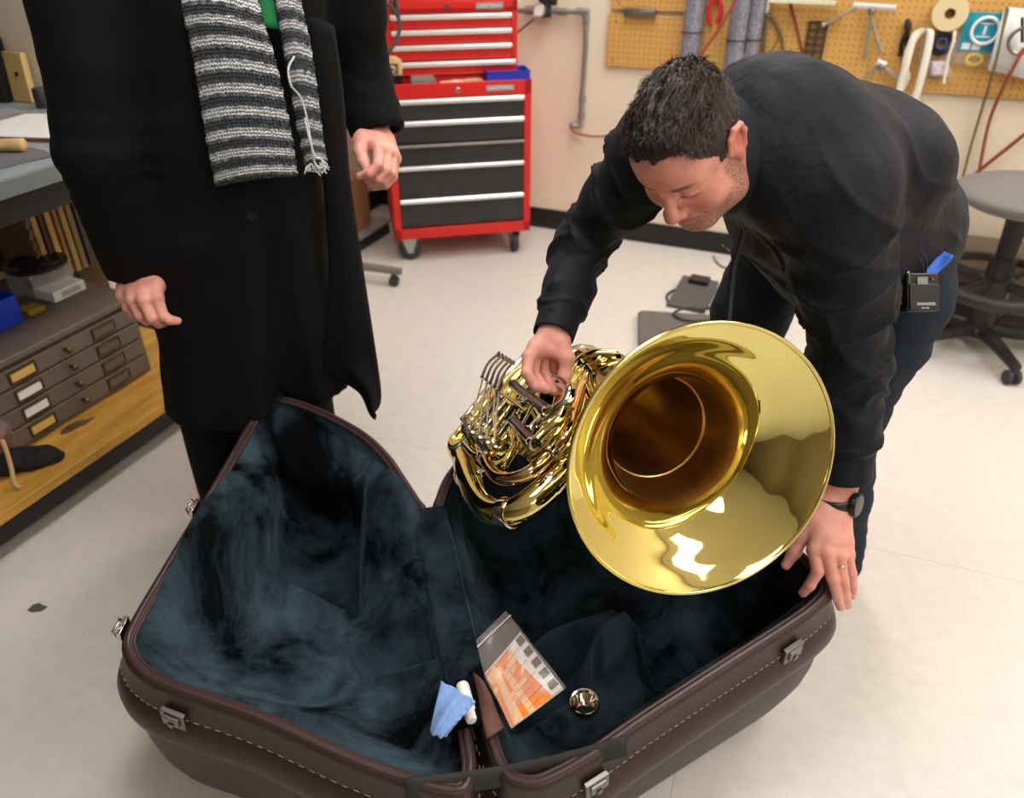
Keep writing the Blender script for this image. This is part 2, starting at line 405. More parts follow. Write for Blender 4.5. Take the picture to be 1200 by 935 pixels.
HN = PZ(565,893,.34); HF = PZ(504,603,.40); LC = PZ(150,735,.42); RC = PZ(985,690,.41)
class Shell:
    def __init__(s, third):
        s.o = HN; s.y = (HF-HN).normalized(); d = third-HN; s.x = (d-s.y*d.dot(s.y)).normalized(); n = s.x.cross(s.y)
        s.n = n if n.z > 0 else -n
    def loc(s, u, v, dep=0):
        q = PP(u, v, s.o-s.n*dep, s.n)-s.o; return (q.dot(s.x), q.dot(s.y))
    def w(s, x, y, h=0): return s.o+s.x*x+s.y*y+s.n*h
    def outline(s, pts, n=260):
        sp = smooth_path([V(a, b, 0) for a, b in pts], 12, True); L = [0]
        for i in range(len(sp)): L.append(L[-1]+(sp[(i+1) % len(sp)]-sp[i]).length)
        out = []; j = 0
        for i in range(n):
            t = L[-1]*i/n
            while L[j+1] < t: j += 1
            f = (t-L[j])/max(L[j+1]-L[j], 1e-9); q = sp[j].lerp(sp[(j+1) % len(sp)], f); out.append((q.x, q.y))
        P_ = np.array(out); d = np.roll(P_, -1, 0)-np.roll(P_, 1, 0); nn = np.stack([d[:,1], -d[:,0]], 1); nn /= np.linalg.norm(nn, axis=1)[:,None]
        area = (P_[:,0]*np.roll(P_[:,1], -1)-np.roll(P_[:,0], -1)*P_[:,1]).sum()
        if area < 0: nn = -nn
        s.P = P_; s.N = nn; s.c = P_.mean(0); return s
    def ring(s, o, h, shrink=0, zt=None):
        p = s.P+s.N*o; p = p+(s.c-p)*shrink; w = [s.w(a, b, h) for a, b in p]
        if zt is not None: w = [V(q.x, q.y, q.z*(1-zt)+.002*zt) for q in w]
        return w
def edge_dist(Pg, q):
    a = Pg; b = np.roll(Pg, -1, 0); ba = b-a; out = np.full(len(q), 9.)
    for i in range(len(a)):
        t = np.clip(((q-a[i])@ba[i])/max(ba[i]@ba[i], 1e-12), 0, 1); out = np.minimum(out, np.linalg.norm(q-a[i]-t[:,None]*ba[i], axis=1))
    return out
def sst(a, b, x):
    t = np.clip((x-a)/(b-a), 0, 1); return t*t*(3-2*t)
def inpoly(poly, q, soft=.012):
    """smooth 0..1 inside a polygon"""
    poly = np.array(poly); x, y = q[:,0], q[:,1]; ins = np.zeros(len(q), bool); j = len(poly)-1
    for i in range(len(poly)):
        a, b = poly[i], poly[j]
        c = ((a[1] > y) != (b[1] > y)) & (x < (b[0]-a[0])*(y-a[1])/(b[1]-a[1]+1e-12)+a[0]); ins ^= c; j = i
    d = edge_dist(poly, q)*np.where(ins, 1, -1); return sst(-soft, soft, d)
def blob(q, c, r, rot=0):
    d = q-np.array(c); ca, sa = math.cos(rot), math.sin(rot); u = (d[:,0]*ca+d[:,1]*sa)/r[0]; v = (-d[:,0]*sa+d[:,1]*ca)/r[1]; return np.exp(-(u*u+v*v))

case = thing('tuba_case', 'open dark brown clamshell tuba case lined with blue-black plush, lying on the floor', 'instrument case', (HN.x, HN.y, 0))
def make_shell(name, S, depthfn, vel, recess_shade=None):
    b = MB(); n = len(S.P)
    prof = [(-.020,-.010,0,None),(-.021,.000,0,None),(-.014,.005,0,None),(-.006,.005,0,None),(.000,.000,0,None),(.002,-.008,0,None),(.004,-.030,0,None),(.009,-.046,0,None),(.010,-.052,0,None),(.007,-.058,0,None),
            (.020,-.075,0,None),(.027,-.098,0,None),(.026,-.118,0,None),(.017,-.134,0,None),(.007,-.143,0,None),(.009,-.155,.0,.03),(.009,-.17,.004,.22),(.006,-.17,.018,.46),(0,-.17,.05,.70),(0,-.17,.11,.88),(0,-.17,.21,.98),(0,-.17,.30,1),(0,-.17,.7,1)]
    rings = [S.ring(*p) for p in prof]; vs = [q for r in rings for q in r]; fs = []
    for i in range(len(prof)-1):
        for k in range(n): fs.append((i*n+k, i*n+(k+1) % n, (i+1)*n+(k+1) % n, (i+1)*n+k))
    fs.append(tuple((len(prof)-1)*n+k for k in range(n)))
    b.add(vs, fs); sh = b.build(name, [m_leather], case, world=True, angle=60)
    b = MB(); b.tube(S.ring(-.010,.004), .0052, 8, closed=True); b.tube(S.ring(-.019,.0), .004, 6, closed=True); b.build('edge_piping', m_lip, sh, world=True)
    # stitching: two-sided dashes along the welt
    b = MB(); L = S.ring(.0115,-.049); acc = 0
    dense = []
    for i in range(n):
        a, c = L[i], L[(i+1) % n]; m = max(1, int((c-a).length/.0035)); dense += [a.lerp(c, k/m) for k in range(m)]
    for i in range(0, len(dense)-3, 4): b.tube([dense[i], dense[i+1], dense[i+2]], .0008, 4)
    b.build('stitching', m_thread, sh, world=True)
    # lining
    nr = 110; q = []
    Pin = S.P-S.N*.021
    for j in range(nr):
        t = 1-(j/(nr-1))**1.15
        q.append(S.c+(Pin-S.c)*t)
    q = np.concatenate(q); ed = edge_dist(Pin, q); dep = depthfn(S, q, ed)
    dep = np.where(ed < 1e-4, .004, dep)
    vs = [S.w(a, b_, -d) for (a, b_), d in zip(q, dep)]; fs = []
    for i in range(nr-1):
        for k in range(n): fs.append((i*n+k, i*n+(k+1) % n, (i+1)*n+(k+1) % n, (i+1)*n+k))
    b = MB(); b.add(vs, fs)
    if recess_shade is not None:
        fc = np.array([q[list(f)].mean(0) for f in fs]); ins = inpoly(recess_shade(S), fc, .002) > .5; b.m = [int(i) for i in ins]  # blacker plush inside the recess, standing in for the shade of its depth
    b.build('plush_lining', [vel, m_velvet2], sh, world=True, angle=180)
    return sh
def L_(*px): return [SL.loc(u, v) for u, v in px]
def R_(*px): return [SR.loc(u, v) for u, v in px]
SL = Shell(LC); SL.outline(L_((556,880),(557,905),(551,926),(530,934),(478,922),(400,893),(297,846),(200,812),(163,793),(145,768),(148,738),(190,665),(240,582),(290,496),(304,472),(320,464),(345,468),(372,477),(402,491),(432,509),(457,533),(477,562),(492,585),(502,602),(520,690),(540,790)))
SR = Shell(RC)
rp = R_((571,878),(580,902),(597,920),(627,925),(657,914),(700,889),(760,847),(850,788),(935,733),(962,712),(976,694),(968,672),(945,650)) + [(.64,.50),(.57,.72),(.46,.86),(.34,.91),(.22,.89)] + R_((535,538),(520,560),(511,582),(508,604),(527,700),(546,790))
SR.outline(rp)
def dl(S, q, ed):
    d = .012+.145*sst(.0, .15, ed)
    g = lambda u, v, dp=.12: S.loc(u, v, dp)
    d -= .05*blob(q, g(235,640,.05), (.07,.17), .12)                   # the long pad by the outer edge
    d -= .05*blob(q, g(430,800,.1), (.06,.10), .5)
    d += .04*blob(q, g(330,800), (.18,.06), -.15)
    d += .035*blob(q, g(400,540,.1), (.16,.05), .9)
    d -= .045*blob(q, g(468,620,.1), (.06,.12), 0)
    rec = inpoly([g(330,557,.13), g(426,592,.13), g(421,708,.13), g(313,655,.13)], q, .010); d += .12*rec
    rec = inpoly([g(303,537,.1), g(318,530,.1), g(345,560,.1), g(330,565,.1)], q, .010); d += .06*rec
    rec = inpoly([g(418,750,.13), g(500,752,.13), g(530,790,.13), g(505,805,.13), g(420,790,.13)], q, .02); d += .05*rec
    rec = inpoly([g(450,665,.1), g(495,660,.1), g(498,680,.1), g(455,680,.1)], q, .015); d += .03*rec
    return d+.010*fbm(np.c_[q, q[:,0]*0], 9, 3)*sst(.02, .1, ed)
def dr(S, q, ed):
    d = .012+.205*sst(.0, .10, ed)
    g = lambda u, v, dp=.05: S.loc(u, v, dp)
    blk = inpoly([g(566,880), g(660,815), g(735,765), g(765,800), g(800,815), g(700,895), g(600,930)], q, .018); d = d*(1-blk)+blk*np.minimum(d, .05)   # the block beside the accessory box
    rd = inpoly([g(692,790), g(690,715), g(735,690), g(760,720), g(765,790), g(730,800)], q, .03); d = d*(1-rd)+rd*np.minimum(d, .075)
    rd = inpoly([g(600,745), g(640,715), g(720,690), g(735,705), g(640,742)], q, .022); d = d*(1-rd)+rd*np.minimum(d, .09)
    for (u, v, r) in ((685,825,.022),(650,851,.020)):
        c = np.array(g(u, v)); d += .028*(1-sst(r-.006, r+.004, np.linalg.norm(q-c, axis=1)))
    return d+.010*fbm(np.c_[q, q[:,0]*0], 8, 3)*sst(.02, .1, ed)
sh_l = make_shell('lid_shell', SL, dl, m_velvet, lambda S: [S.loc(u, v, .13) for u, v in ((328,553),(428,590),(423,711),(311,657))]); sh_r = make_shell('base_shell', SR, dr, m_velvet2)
# latches along the bell-end walls and catches on the lid's long edge
def latch(S, u, v, parent, o=.014, h=-.052, s=1.0):
    x = np.array(S.loc(u, v, .05)); i = int(np.argmin(np.linalg.norm(S.P-x, axis=1))); p = S.P[i]+S.N[i]*o; nx = S.x*S.N[i][0]+S.y*S.N[i][1]
    R = frame(nx, S.n); c = S.w(p[0], p[1], h); b = MB()
    b.box(c, (.010*s,.042*s,.046*s), R); b.box(c+nx*.006+S.n*.004, (.008*s,.022*s,.030*s), R); b.cyl(c+nx*.010-S.n*.004, c+nx*.013-S.n*.004, .006*s, 12)
    return b.build('latch', m_dull, parent, world=True, bevel=.003)
latch(SL, 203, 842, sh_l); latch(SR, 942, 776, sh_r); latch(SR, 707, 927, sh_r)
def catch(S, u, v, parent):
    x = np.array(S.loc(u, v)); i = int(np.argmin(np.linalg.norm(S.P-x, axis=1))); p = S.P[i]+S.N[i]*.008; nx = S.x*S.N[i][0]+S.y*S.N[i][1]
    R = frame(nx, S.n); c = S.w(p[0], p[1], -.008); t = R @ V(0,0,1); b = MB()
    b.box(c, (.008,.030,.038), R); b.tube([c+nx*.006-t*.016, c+nx*.012+S.n*.012-t*.014, c+nx*.004+S.n*.022, c+nx*.012+S.n*.012+t*.014, c+nx*.006+t*.016], .0028, 6); b.cyl(c-t*.02, c+t*.02, .004, 8)
    return b.build('catch', m_chrome, parent, world=True, bevel=.002)
catch(SL, 238, 596, sh_l); catch(SL, 146, 733, sh_l)
# hinge gusset and the stay strap across the near end
b = MB()
def gus(u, v):
    L = (HF-HN).length; y = .055+u*(L-.045); x = (v-.5)*.088; z = .0075+.004*math.sin(math.pi*v)-(.055 if v in (0,1) else 0)
    return HN+(HF-HN).normalized()*y+SR.x*(x if x > 0 else 0)+SL.x*(-x if x < 0 else 0)+V(0,0,z)
b.grid(gus, 24, 9); b.build('hinge_gusset', m_velvet2, case, world=True)
b = MB(); sa = PP(474,925,SL.o+SL.n*.004,SL.n); sb = PP(735,874,SR.o+SR.n*.006,SR.n)
def strap(u, v):
    p = sa.lerp(sb, u)-V(0,0,1)*.018*math.sin(math.pi*u)
    return p+(CU*.6+V(0,0,.4)).normalized()*(v-.5)*.038
b.grid(strap, 24, 3); b.build('stay_strap', m_strap, case, world=True, solid=.0025)
# ================================================================ the tuba
def brass(name, col, rough=.07):
    return M(name, col, rough, 1, noise_=(6, .05))
m_brass = brass('lacquered brass', (226,212,136), .05); m_brass_in = M('bounce tinted throat brass', (200,166,104), .34, 1, noise_=(18, .2))  # throat brass is tinted browner to imitate light bouncing inside the bell
m_nickel = M('polished nickel silver', (214,208,200), .09, 1); m_rose = brass('rose brass', (226,186,140), .09); m_dark = M('tarnished dark silver', (120,112,112), .22, 1)
BC = P(827,544,1.23)                                                                # centre of the bell mouth
_t = 33*D2R; _vr = ray(821,535).normalized(); _l = CR*-.81+CU*.59; _l = (_l-_vr*_l.dot(_vr)).normalized()
TA = _vr*math.cos(_t)+_l*math.sin(_t)                                               # from the bell mouth into the body
TB = P(580,600,1.45)-BC; TB = (TB-TA*TB.dot(TA)).normalized(); TC = TA.cross(TB)
if TC.dot(CU) < 0: TC = -TC
def tl(a, b, c): return BC+TA*a+TB*b+TC*c
def T(u, v, c): return PP(u, v, BC+TC*c, TC)
tuba = thing('tuba', 'large lacquered brass tuba tipped bell-first out of the plush-lined case', 'tuba', tl(.35,.15,0))
RT = frame(TB, TC); RT = Matrix((TB, TA.cross(TB), TA)).transposed()
bell = [(.2285,.001),(.222,.005),(.212,.012),(.196,.024),(.178,.041),(.155,.060),(.135,.083),(.118,.110),(.108,.146),(.101,.195),(.0995,.203),(.0965,.206),(.0955,.215),(.093,.27),(.087,.36),(.081,.46),(.070,.56),(.062,.64)]
def dense(prof, m=4):
    q = smooth_path([V(a, b, 0) for a, b in prof], m); return [(p.x, p.y) for p in q]
b = MB(); dp = dense(bell); outer = [(r+.0016, h+.0012) for r, h in dp][::-1]
k_in = sum(1 for r, h in dp if h < .115)
b.lathe(dp[:k_in], BC, RT, 128, 0); b.lathe(dp[k_in-1:], BC, RT, 128, 1); b.lathe([dp[0]]+[(r+.0016, h+.0012) for r, h in dp], BC, RT, 128, 0)
o_bell = b.build('bell', [m_brass, m_brass_in], tuba, world=True, angle=80)
b = MB(); pts = [BC+RT @ V(.2293*math.cos(a), .2293*math.sin(a), .0015) for a in [2*math.pi*k/128 for k in range(128)]]; b.tube(pts, .0036, 10, closed=True); b.build('bell_rim', m_brass, o_bell, world=True)
def pipe(name, pts, r, m=m_brass, n=14, seg=8, parent=tuba):
    p = smooth_path(pts, seg); rr = lerp_list(r if isinstance(r, (list, tuple)) else [r, r], len(p)); b = MB(); b.tube(p, rr, n); return b.build(name, m, parent, world=True, angle=70)
def ferrule(parent, p, d, r, m=m_nickel, L=.018):
    b = MB(); d = d.normalized(); b.tube([p-d*L, p-d*L*.95, p-d*L*.6, p+d*L*.6, p+d*L*.95, p+d*L], [r*.9, r*1.06, r*1.1, r*1.1, r*1.06, r*.9], 16); return b.build('ferrule', m, parent, world=True)
# bottom bow, far from the bell, and the branch that comes back down beside it
bow = pipe('bottom_bow', [tl(.60,0,0), tl(.66,.004,0), tl(.735,.045,0), tl(.765,.14,0), tl(.735,.235,0), tl(.66,.28,0), tl(.55,.285,.0)], [.063,.061,.056,.054,.052,.050,.047], n=24)
ferrule(bow, tl(.64,0,0), TA, .064, L=.014); ferrule(bow, tl(.60,.283,0), TA, .049)
# the top bow, close under the bell's edge
tb = pipe('top_bow', [tl(.55,.287,.0), T(540,520,.02), T(544,541,.02), T(550,562,.015), T(562,587,.01), T(579,601,.008), T(603,600,.008), T(630,583,.01), T(657,557,.01), T(682,530,.0), T(705,500,-.02), tl(.42,.06,-.05)], [.045,.030,.0255,.0255,.026,.0265,.027,.0275,.028,.028,.027,.026], n=24)
for q0, q1 in (((546,550),(551,565)), ((588,602),(600,601)), ((640,574),(650,564))):
    a0, a1 = T(*q0,.01), T(*q1,.01); ferrule(tb, (a0+a1)/2, a1-a0, .0275, m_nickel, .012)
# inner branches
ib = pipe('tuning_slide', [T(560,512,.06), T(566,530,.06), T(574,549,.055), T(588,561,.055), T(610,559,.055), T(631,546,.055), T(647,527,.055), T(660,505,.06), T(667,484,.06), T(676,462,.06), T(694,444,.04)], [.0125]*3+[.0135]*3+[.015]*5, m_rose)
for q0, q1 in (((566,530),(570,541)), ((640,536),(650,522))):
    a0, a1 = T(*q0,.058), T(*q1,.058); ferrule(ib, (a0+a1)/2, a1-a0, .0148, m_nickel, .012)
for i, (dx, dy, c, r, m) in enumerate(((0,0,.085,.0135,m_brass), (9,5,.07,.0145,m_rose), (-8,-6,.10,.0115,m_brass), (16,13,.05,.016,m_brass))):
    pipe('branch_tube', [T(724+dx*.3,419+dy*.6,c-.02), T(704+dx,421+dy,c), T(686+dx,430+dy,c), T(673+dx,447+dy,c), T(665+dx,470+dy,c), T(657+dx,495+dy,c), T(643+dx,517+dy,c-.01), T(622+dx,536+dy,c-.03)], r, m)
# the tube ring that the hand lifts by
hp = pipe('leadpipe', [T(612,470,.10), T(627,452,.125), T(639,441,.135), T(655,446,.135), T(667,456,.13), T(664,471,.12), T(650,484,.11), T(634,503,.09), T(630,520,.07)], [.0105,.0105,.011,.0115,.012,.0125,.013,.0135,.014], m_nickel)
pipe('leadpipe_loop', [T(664,471,.115), T(655,492,.11), T(640,505,.105), T(622,520,.10), T(612,512,.10)], .0095, m_brass)
# valve section: rotors in a row, their slides and the long parallel slide legs
rot = [(553,507), (562,513), (571,519), (580,524)]
for i, (u, v) in enumerate(rot):
    p = T(u, v, .07); b = MB(); R = Matrix((TA, TC.cross(TA), TC)).transposed()
    b.lathe([(0,-.022),(.016,-.022),(.0185,-.018),(.0185,.018),(.016,.022),(.0125,.024),(.011,.030),(.004,.031),(.004,.036),(0,.036)], p, R, 20); v_ = b.build('valve_rotor', m_brass if i % 2 else m_nickel, tuba, world=True)
    b = MB(); b.cyl(p+TC*.036, p+TC*.042, .007, 10); b.tube([p+TC*.039, p+TC*.039+TB*-.018+TA*.008], .0022, 6); b.build('rotor_stop', m_nickel, v_, world=True)
for i in range(6):
    f = i/5; a0 = (571+34*f, 455+27*f); a1 = (543+34*f, 492+28*f); c = .10-.01*(i % 2)
    o = pipe('valve_slide', [T(a0[0], a0[1], c), T((a0[0]+a1[0])/2, (a0[1]+a1[1])/2, c), T(a1[0], a1[1], c-.01)], .0058, (m_nickel, m_brass, m_dark)[i % 3], seg=3)
    ferrule(o, T(a1[0]+4, a1[1]-5, c-.008), T(*a0,c)-T(*a1,c), .0072, m_brass, .008)
for i, (c, du, dv, m) in enumerate(((.055,0,0,m_nickel), (.06,8,6,m_brass), (.05,17,12,m_brass))):
    pipe('valve_slide', [T(636+du*.6,402+dv,c), T(614+du,419+dv,c), T(594+du,438+dv,c), T(574+du,464+dv,c), T(554+du,489+dv,c)], .0075, m, seg=5)
ob = pipe('outer_slide_crook', [T(566,474,.05), T(552,491,.05), T(539,505,.05), T(530,516,.048), T(530,524,.044), T(537,524,.04), T(548,514,.04), T(560,505,.04)], .0095, m_brass); ferrule(ob, T(550,493,.05), TB, .0105, m_nickel, .008)
b = MB(); q = [T(531,526,.046), T(540,521,.046), T(548,514,.046)]; b.tube(q, .0075, 10); b.build('crook_guard', m_dark, tuba, world=True)
for (q0, q1, c, r) in (((602,451),(643,482),.118,.0105), ((602,494),(625,519),.112,.0105)):
    a0, a1 = T(*q0,c), T(*q1,c); o = pipe('third_slide', [a0, (a0+a1)/2, a1], r, m_dark, seg=3); ferrule(o, a1, a1-a0, r*1.05, m_nickel, .009); ferrule(o, a0, a1-a0, r*1.02, m_dark, .007)
for (q0, q1, c) in (((613,472),(640,446),.122), ((618,503),(634,486),.115), ((600,520),(590,548),.06), ((612,524),(626,548),.06), ((575,545),(596,556),.05), ((649,500),(672,478),.09), ((560,556),(572,545),.04), ((628,468),(612,498),.115)):
    b = MB(); a0, a1 = T(*q0,c), T(*q1,c); d = (a1-a0).normalized(); b.tube([a0, a1], .0032, 8); b.lathe([(0,0),(.008,0),(.008,.002),(.003,.005)], a0, frame(TC.cross(d), TC.cross(d).cross(d)) if False else Matrix((TC, d.cross(TC), d)).transposed(), 12); b.build('brace', m_nickel, tuba, world=True)
for (pts, c, r, m) in (([(560,505),(575,492),(596,500),(604,520),(592,545)], .055, .010, m_brass), ([(545,520),(560,535),(572,528),(588,520),(603,500)], .045, .010, m_brass), ([(606,488),(618,476),(630,492),(620,508)], .085, .008, m_brass), ([(616,452),(628,462),(622,478),(606,470)], .085, .008, m_brass), ([(634,420),(620,440),(606,456),(596,478)], .045, .012, m_brass), ([(650,425),(640,450),(622,470)], .03, .014, m_brass), ([(585,530),(600,510),(615,530),(640,520)], .03, .012, m_brass)):
    pipe('valve_tubing', [T(u, v, c) for u, v in pts], r, m)
# levers
b = MB(); a0, a1 = T(564,442,.135), T(616,482,.118); b.tube([a0, a1], .0038, 10); hb = b.build('lever_rod', m_nickel, tuba, world=True)
for i in range(5):
    f = i/4*.42; p = a0.lerp(a1, .04+f); tip = T(585+i*4.2, 414+i*2.6, .150-.003*i); mid = p.lerp(tip, .45)+TC*.010
    b = MB(); path = smooth_path([p+TC*.004, mid, tip], 6); b.tube(path, lerp_list([.0036,.0032,.0036], len(path)), 8); d = (tip-mid).normalized(); R = Matrix((d.cross(TC).normalized(), TC, d)).transposed() if False else frame(d, TC)
    b.lathe([(0,0),(.006,.0),(.0075,.0015),(.006,.003),(0,.0032)], tip-d*.004, R, 12); lv = b.build('finger_lever', m_dark, tuba, world=True)
    rp_ = [p, p.lerp(T(*rot[min(i,3)], .11), .5)+TC*.006, T(*rot[min(i,3)], .110)]
    b = MB(); b.tube(rp_, .0022, 6); b.lathe([(0,-.004),(.005,-.003),(.005,.003),(0,.004)], rp_[2], None, 10); b.build('linkage_rod', m_nickel, lv, world=True)
# ================================================================ people: shared sculpting
def skin_mat(name, col, red, stub=None):
    m = M(name, col, .48, spec=.4, sss=.12, bump=(380, .12, .001)); nt = m.node_tree; N = nt.nodes; L = nt.links; b = N['Principled BSDF']
    tc = N.new('ShaderNodeTexCoord'); n = N.new('ShaderNodeTexNoise'); n.inputs['Scale'].default_value = 38; n.inputs['Detail'].default_value = 4; L.new(tc.outputs['Object'], n.inputs['Vector'])
    r = N.new('ShaderNodeValToRGB'); r.color_ramp.elements[0].position = .3; r.color_ramp.elements[0].color = (*srgb(*col), 1); r.color_ramp.elements[1].position = .72; r.color_ramp.elements[1].color = (*srgb(*red), 1); L.new(n.outputs['Fac'], r.inputs['Fac'])
    cur = r.outputs['Color']
    def mix(attr, c, noise_scale=None):
        nonlocal cur
        a = N.new('ShaderNodeAttribute'); a.attribute_name = attr; f = a.outputs['Fac']
        if noise_scale:
            q = N.new('ShaderNodeTexNoise'); q.inputs['Scale'].default_value = noise_scale; q.inputs['Detail'].default_value = 2; L.new(tc.outputs['Object'], q.inputs['Vector'])
            mr = N.new('ShaderNodeMapRange'); mr.inputs[1].default_value = .38; mr.inputs[2].default_value = .58; L.new(q.outputs['Fac'], mr.inputs[0])
            mu = N.new('ShaderNodeMath'); mu.operation = 'MULTIPLY'; L.new(f, mu.inputs[0]); L.new(mr.outputs[0], mu.inputs[1]); f = mu.outputs[0]
        x = N.new('ShaderNodeMixRGB'); L.new(f, x.inputs[0]); L.new(cur, x.inputs[1]); x.inputs[2].default_value = (*srgb(*c), 1); cur = x.outputs[0]
    mix('flush', (196,104,92)); mix('lip', (176,92,84)); mix('stubble', (112,88,70), 520); mix('dark', (62,40,34)); mix('nail', (226,170,158))
    L.new(cur, b.inputs['Base Color']); return m
def xform(vs, R, o): return vs@np.array(R).T+np.array(o)
def make_head(neck=None, neck_r=(.062,.064), look_down=True):
    """local frame: x to the person's right, y forward, z up; origin at eye level between the ears"""
    s = SDF((-.105,-.15,-.21), (.105,.14,.14), .0019)
    s.ell((0,-.014,.030), (.077,.099,.088), k=.0).ell((0,.030,.036), (.066,.060,.058), k=.03)
    s.ell((0,.030,-.034), (.061,.060,.070), k=.03)
    for x in (-1,1):
        s.chain([(x*.060,-.012,-.036),(x*.055,.018,-.082),(x*.018,.062,-.106)], [.022,.024,.023], k=.028)
        s.ell((x*.042,.052,-.040), (.030,.029,.032), k=.022)
        s.cone((x*.010,.083,.017), (x*.047,.066,.018), .0105, .009, k=.012)
        s.ell((x*.031,.093,-.001), (.019,.012,.0115), k=.013, mode='sub')
    s.ell((0,.074,-.106), (.023,.019,.017), k=.02)
    s.ell((0,.073,-.069), (.030,.020,.022), k=.022)
    s.cone((0,.085,.010), (0,.108,-.031), .0085, .0105, k=.014).ell((0,.1105,-.035), (.0130,.0125,.0115), k=.007)
    for x in (-1,1):
        s.ell((x*.0145,.0995,-.040), (.0085,.0105,.0085), k=.006).ell((x*.0075,.107,-.0475), (.0040,.0052,.0040), k=.003, mode='sub')
        s.ell((x*.031,.0715,-.002), (.0160,.0150,.0135), k=.004)
        s.chain([(x*.018,.0845,-.008),(x*.031,.0885,-.0115),(x*.045,.0795,-.0085)], [.0014,.0016,.0012], k=.0015, mode='sub')
        s.chain([(x*.020,.0865,.0075),(x*.032,.0850,.0105),(x*.045,.0790,.007)], [.0012,.0016,.0012], k=.003, mode='sub')
        s.cone((0,.0930,-.0655), (x*.024,.0815,-.0685), .0058, .0030, k=.005).cone((0,.0905,-.0765), (x*.021,.0810,-.0725), .0070, .0035, k=.005)
        s.cone((0,.0985,-.0705), (x*.026,.0850,-.0705), .0013, .0016, k=.003, mode='sub')
        s.cone((x*.020,.094,-.046), (x*.034,.079,-.066), .0016, .0022, k=.008, mode='sub')
        # ear
        R = frame(V(1,0,0) if x > 0 else V(1,0,0), V(0,.96,.26)); 
        R = np.array(Matrix.Rotation(-.18*x, 3, 'Z') @ Matrix.Rotation(.22, 3, 'X'))
        s.ell((x*.0800,-.016,-.004), (.0080,.0185,.0320), R, k=.006)
        hel = [(x*.080,.004,.004),(x*.085,.000,.022),(x*.089,-.014,.030),(x*.091,-.030,.022),(x*.090,-.034,.002),(x*.086,-.024,-.020),(x*.081,-.008,-.034)]
        s.chain(hel, [.0038,.0042,.0045,.0046,.0044,.0045,.0062], k=.004)
        s.ell((x*.091,-.013,-.002), (.0085,.0095,.0150), R, k=.005, mode='sub').cone((x*.078,.006,-.004), (x*.079,.003,-.012), .0055, .005, k=.004)
    if neck is not None:
        s.etube((0,-.035,-.045), neck, neck_r, (neck_r[0]*1.08, neck_r[1]*1.05), (1,0,0), k=.028)
    v, f = s.mesh(); return relax(v, f, 2), f
def head_attrs(v):
    x, y, z = np.abs(v[:,0]), v[:,1], v[:,2]
    g = lambda c, r: np.exp(-(((x-c[0])/r[0])**2+((y-c[1])/r[1])**2+((z-c[2])/r[2])**2))
    lip = np.clip(1.3*g((.0,.092,-.0655), (.018,.012,.0045))+1.3*g((0,.091,-.0770), (.016,.012,.005)), 0, 1)
    lip = np.maximum(lip, 0)
    fl = np.clip(.9*g((.042,.07,-.036), (.024,.03,.022))+.9*g((0,.115,-.035), (.014,.014,.016))+.8*g((.088,-.016,0), (.016,.03,.04))+.35*g((0,.09,.045), (.06,.03,.03)), 0, .8)
    jaw = sst(-.050, -.068, z)*sst(-.035, -.015, y)*sst(-.19, -.13, z)
    side = sst(.050, .058, x)*sst(-.012, .0, y)*sst(.034, .022, y)*sst(-.0, -.03, z)
    mous = g((.012,.095,-.056), (.024,.02,.008))
    st = np.clip(np.maximum(np.maximum(jaw*sst(-.145,-.115,z), side), .8*mous)-1.2*lip, 0, 1)*.85
    brow = np.clip(1.6*g((.030,.082,.0215), (.022,.02,.0050))-.25, 0, .85)
    lash = np.clip(1.4*g((.032,.086,-.0105), (.015,.02,.0018)), 0, .8)
    nos = np.clip(1.2*g((.0075,.108,-.0485), (.004,.008,.003)), 0, .85); mo = np.clip(1.1*g((0,.095,-.0705), (.024,.02,.0013)), 0, .7)
    return dict(lip=lip*.75, flush=fl, stubble=st, dark=np.maximum(np.maximum(brow, lash), np.maximum(nos, mo)))
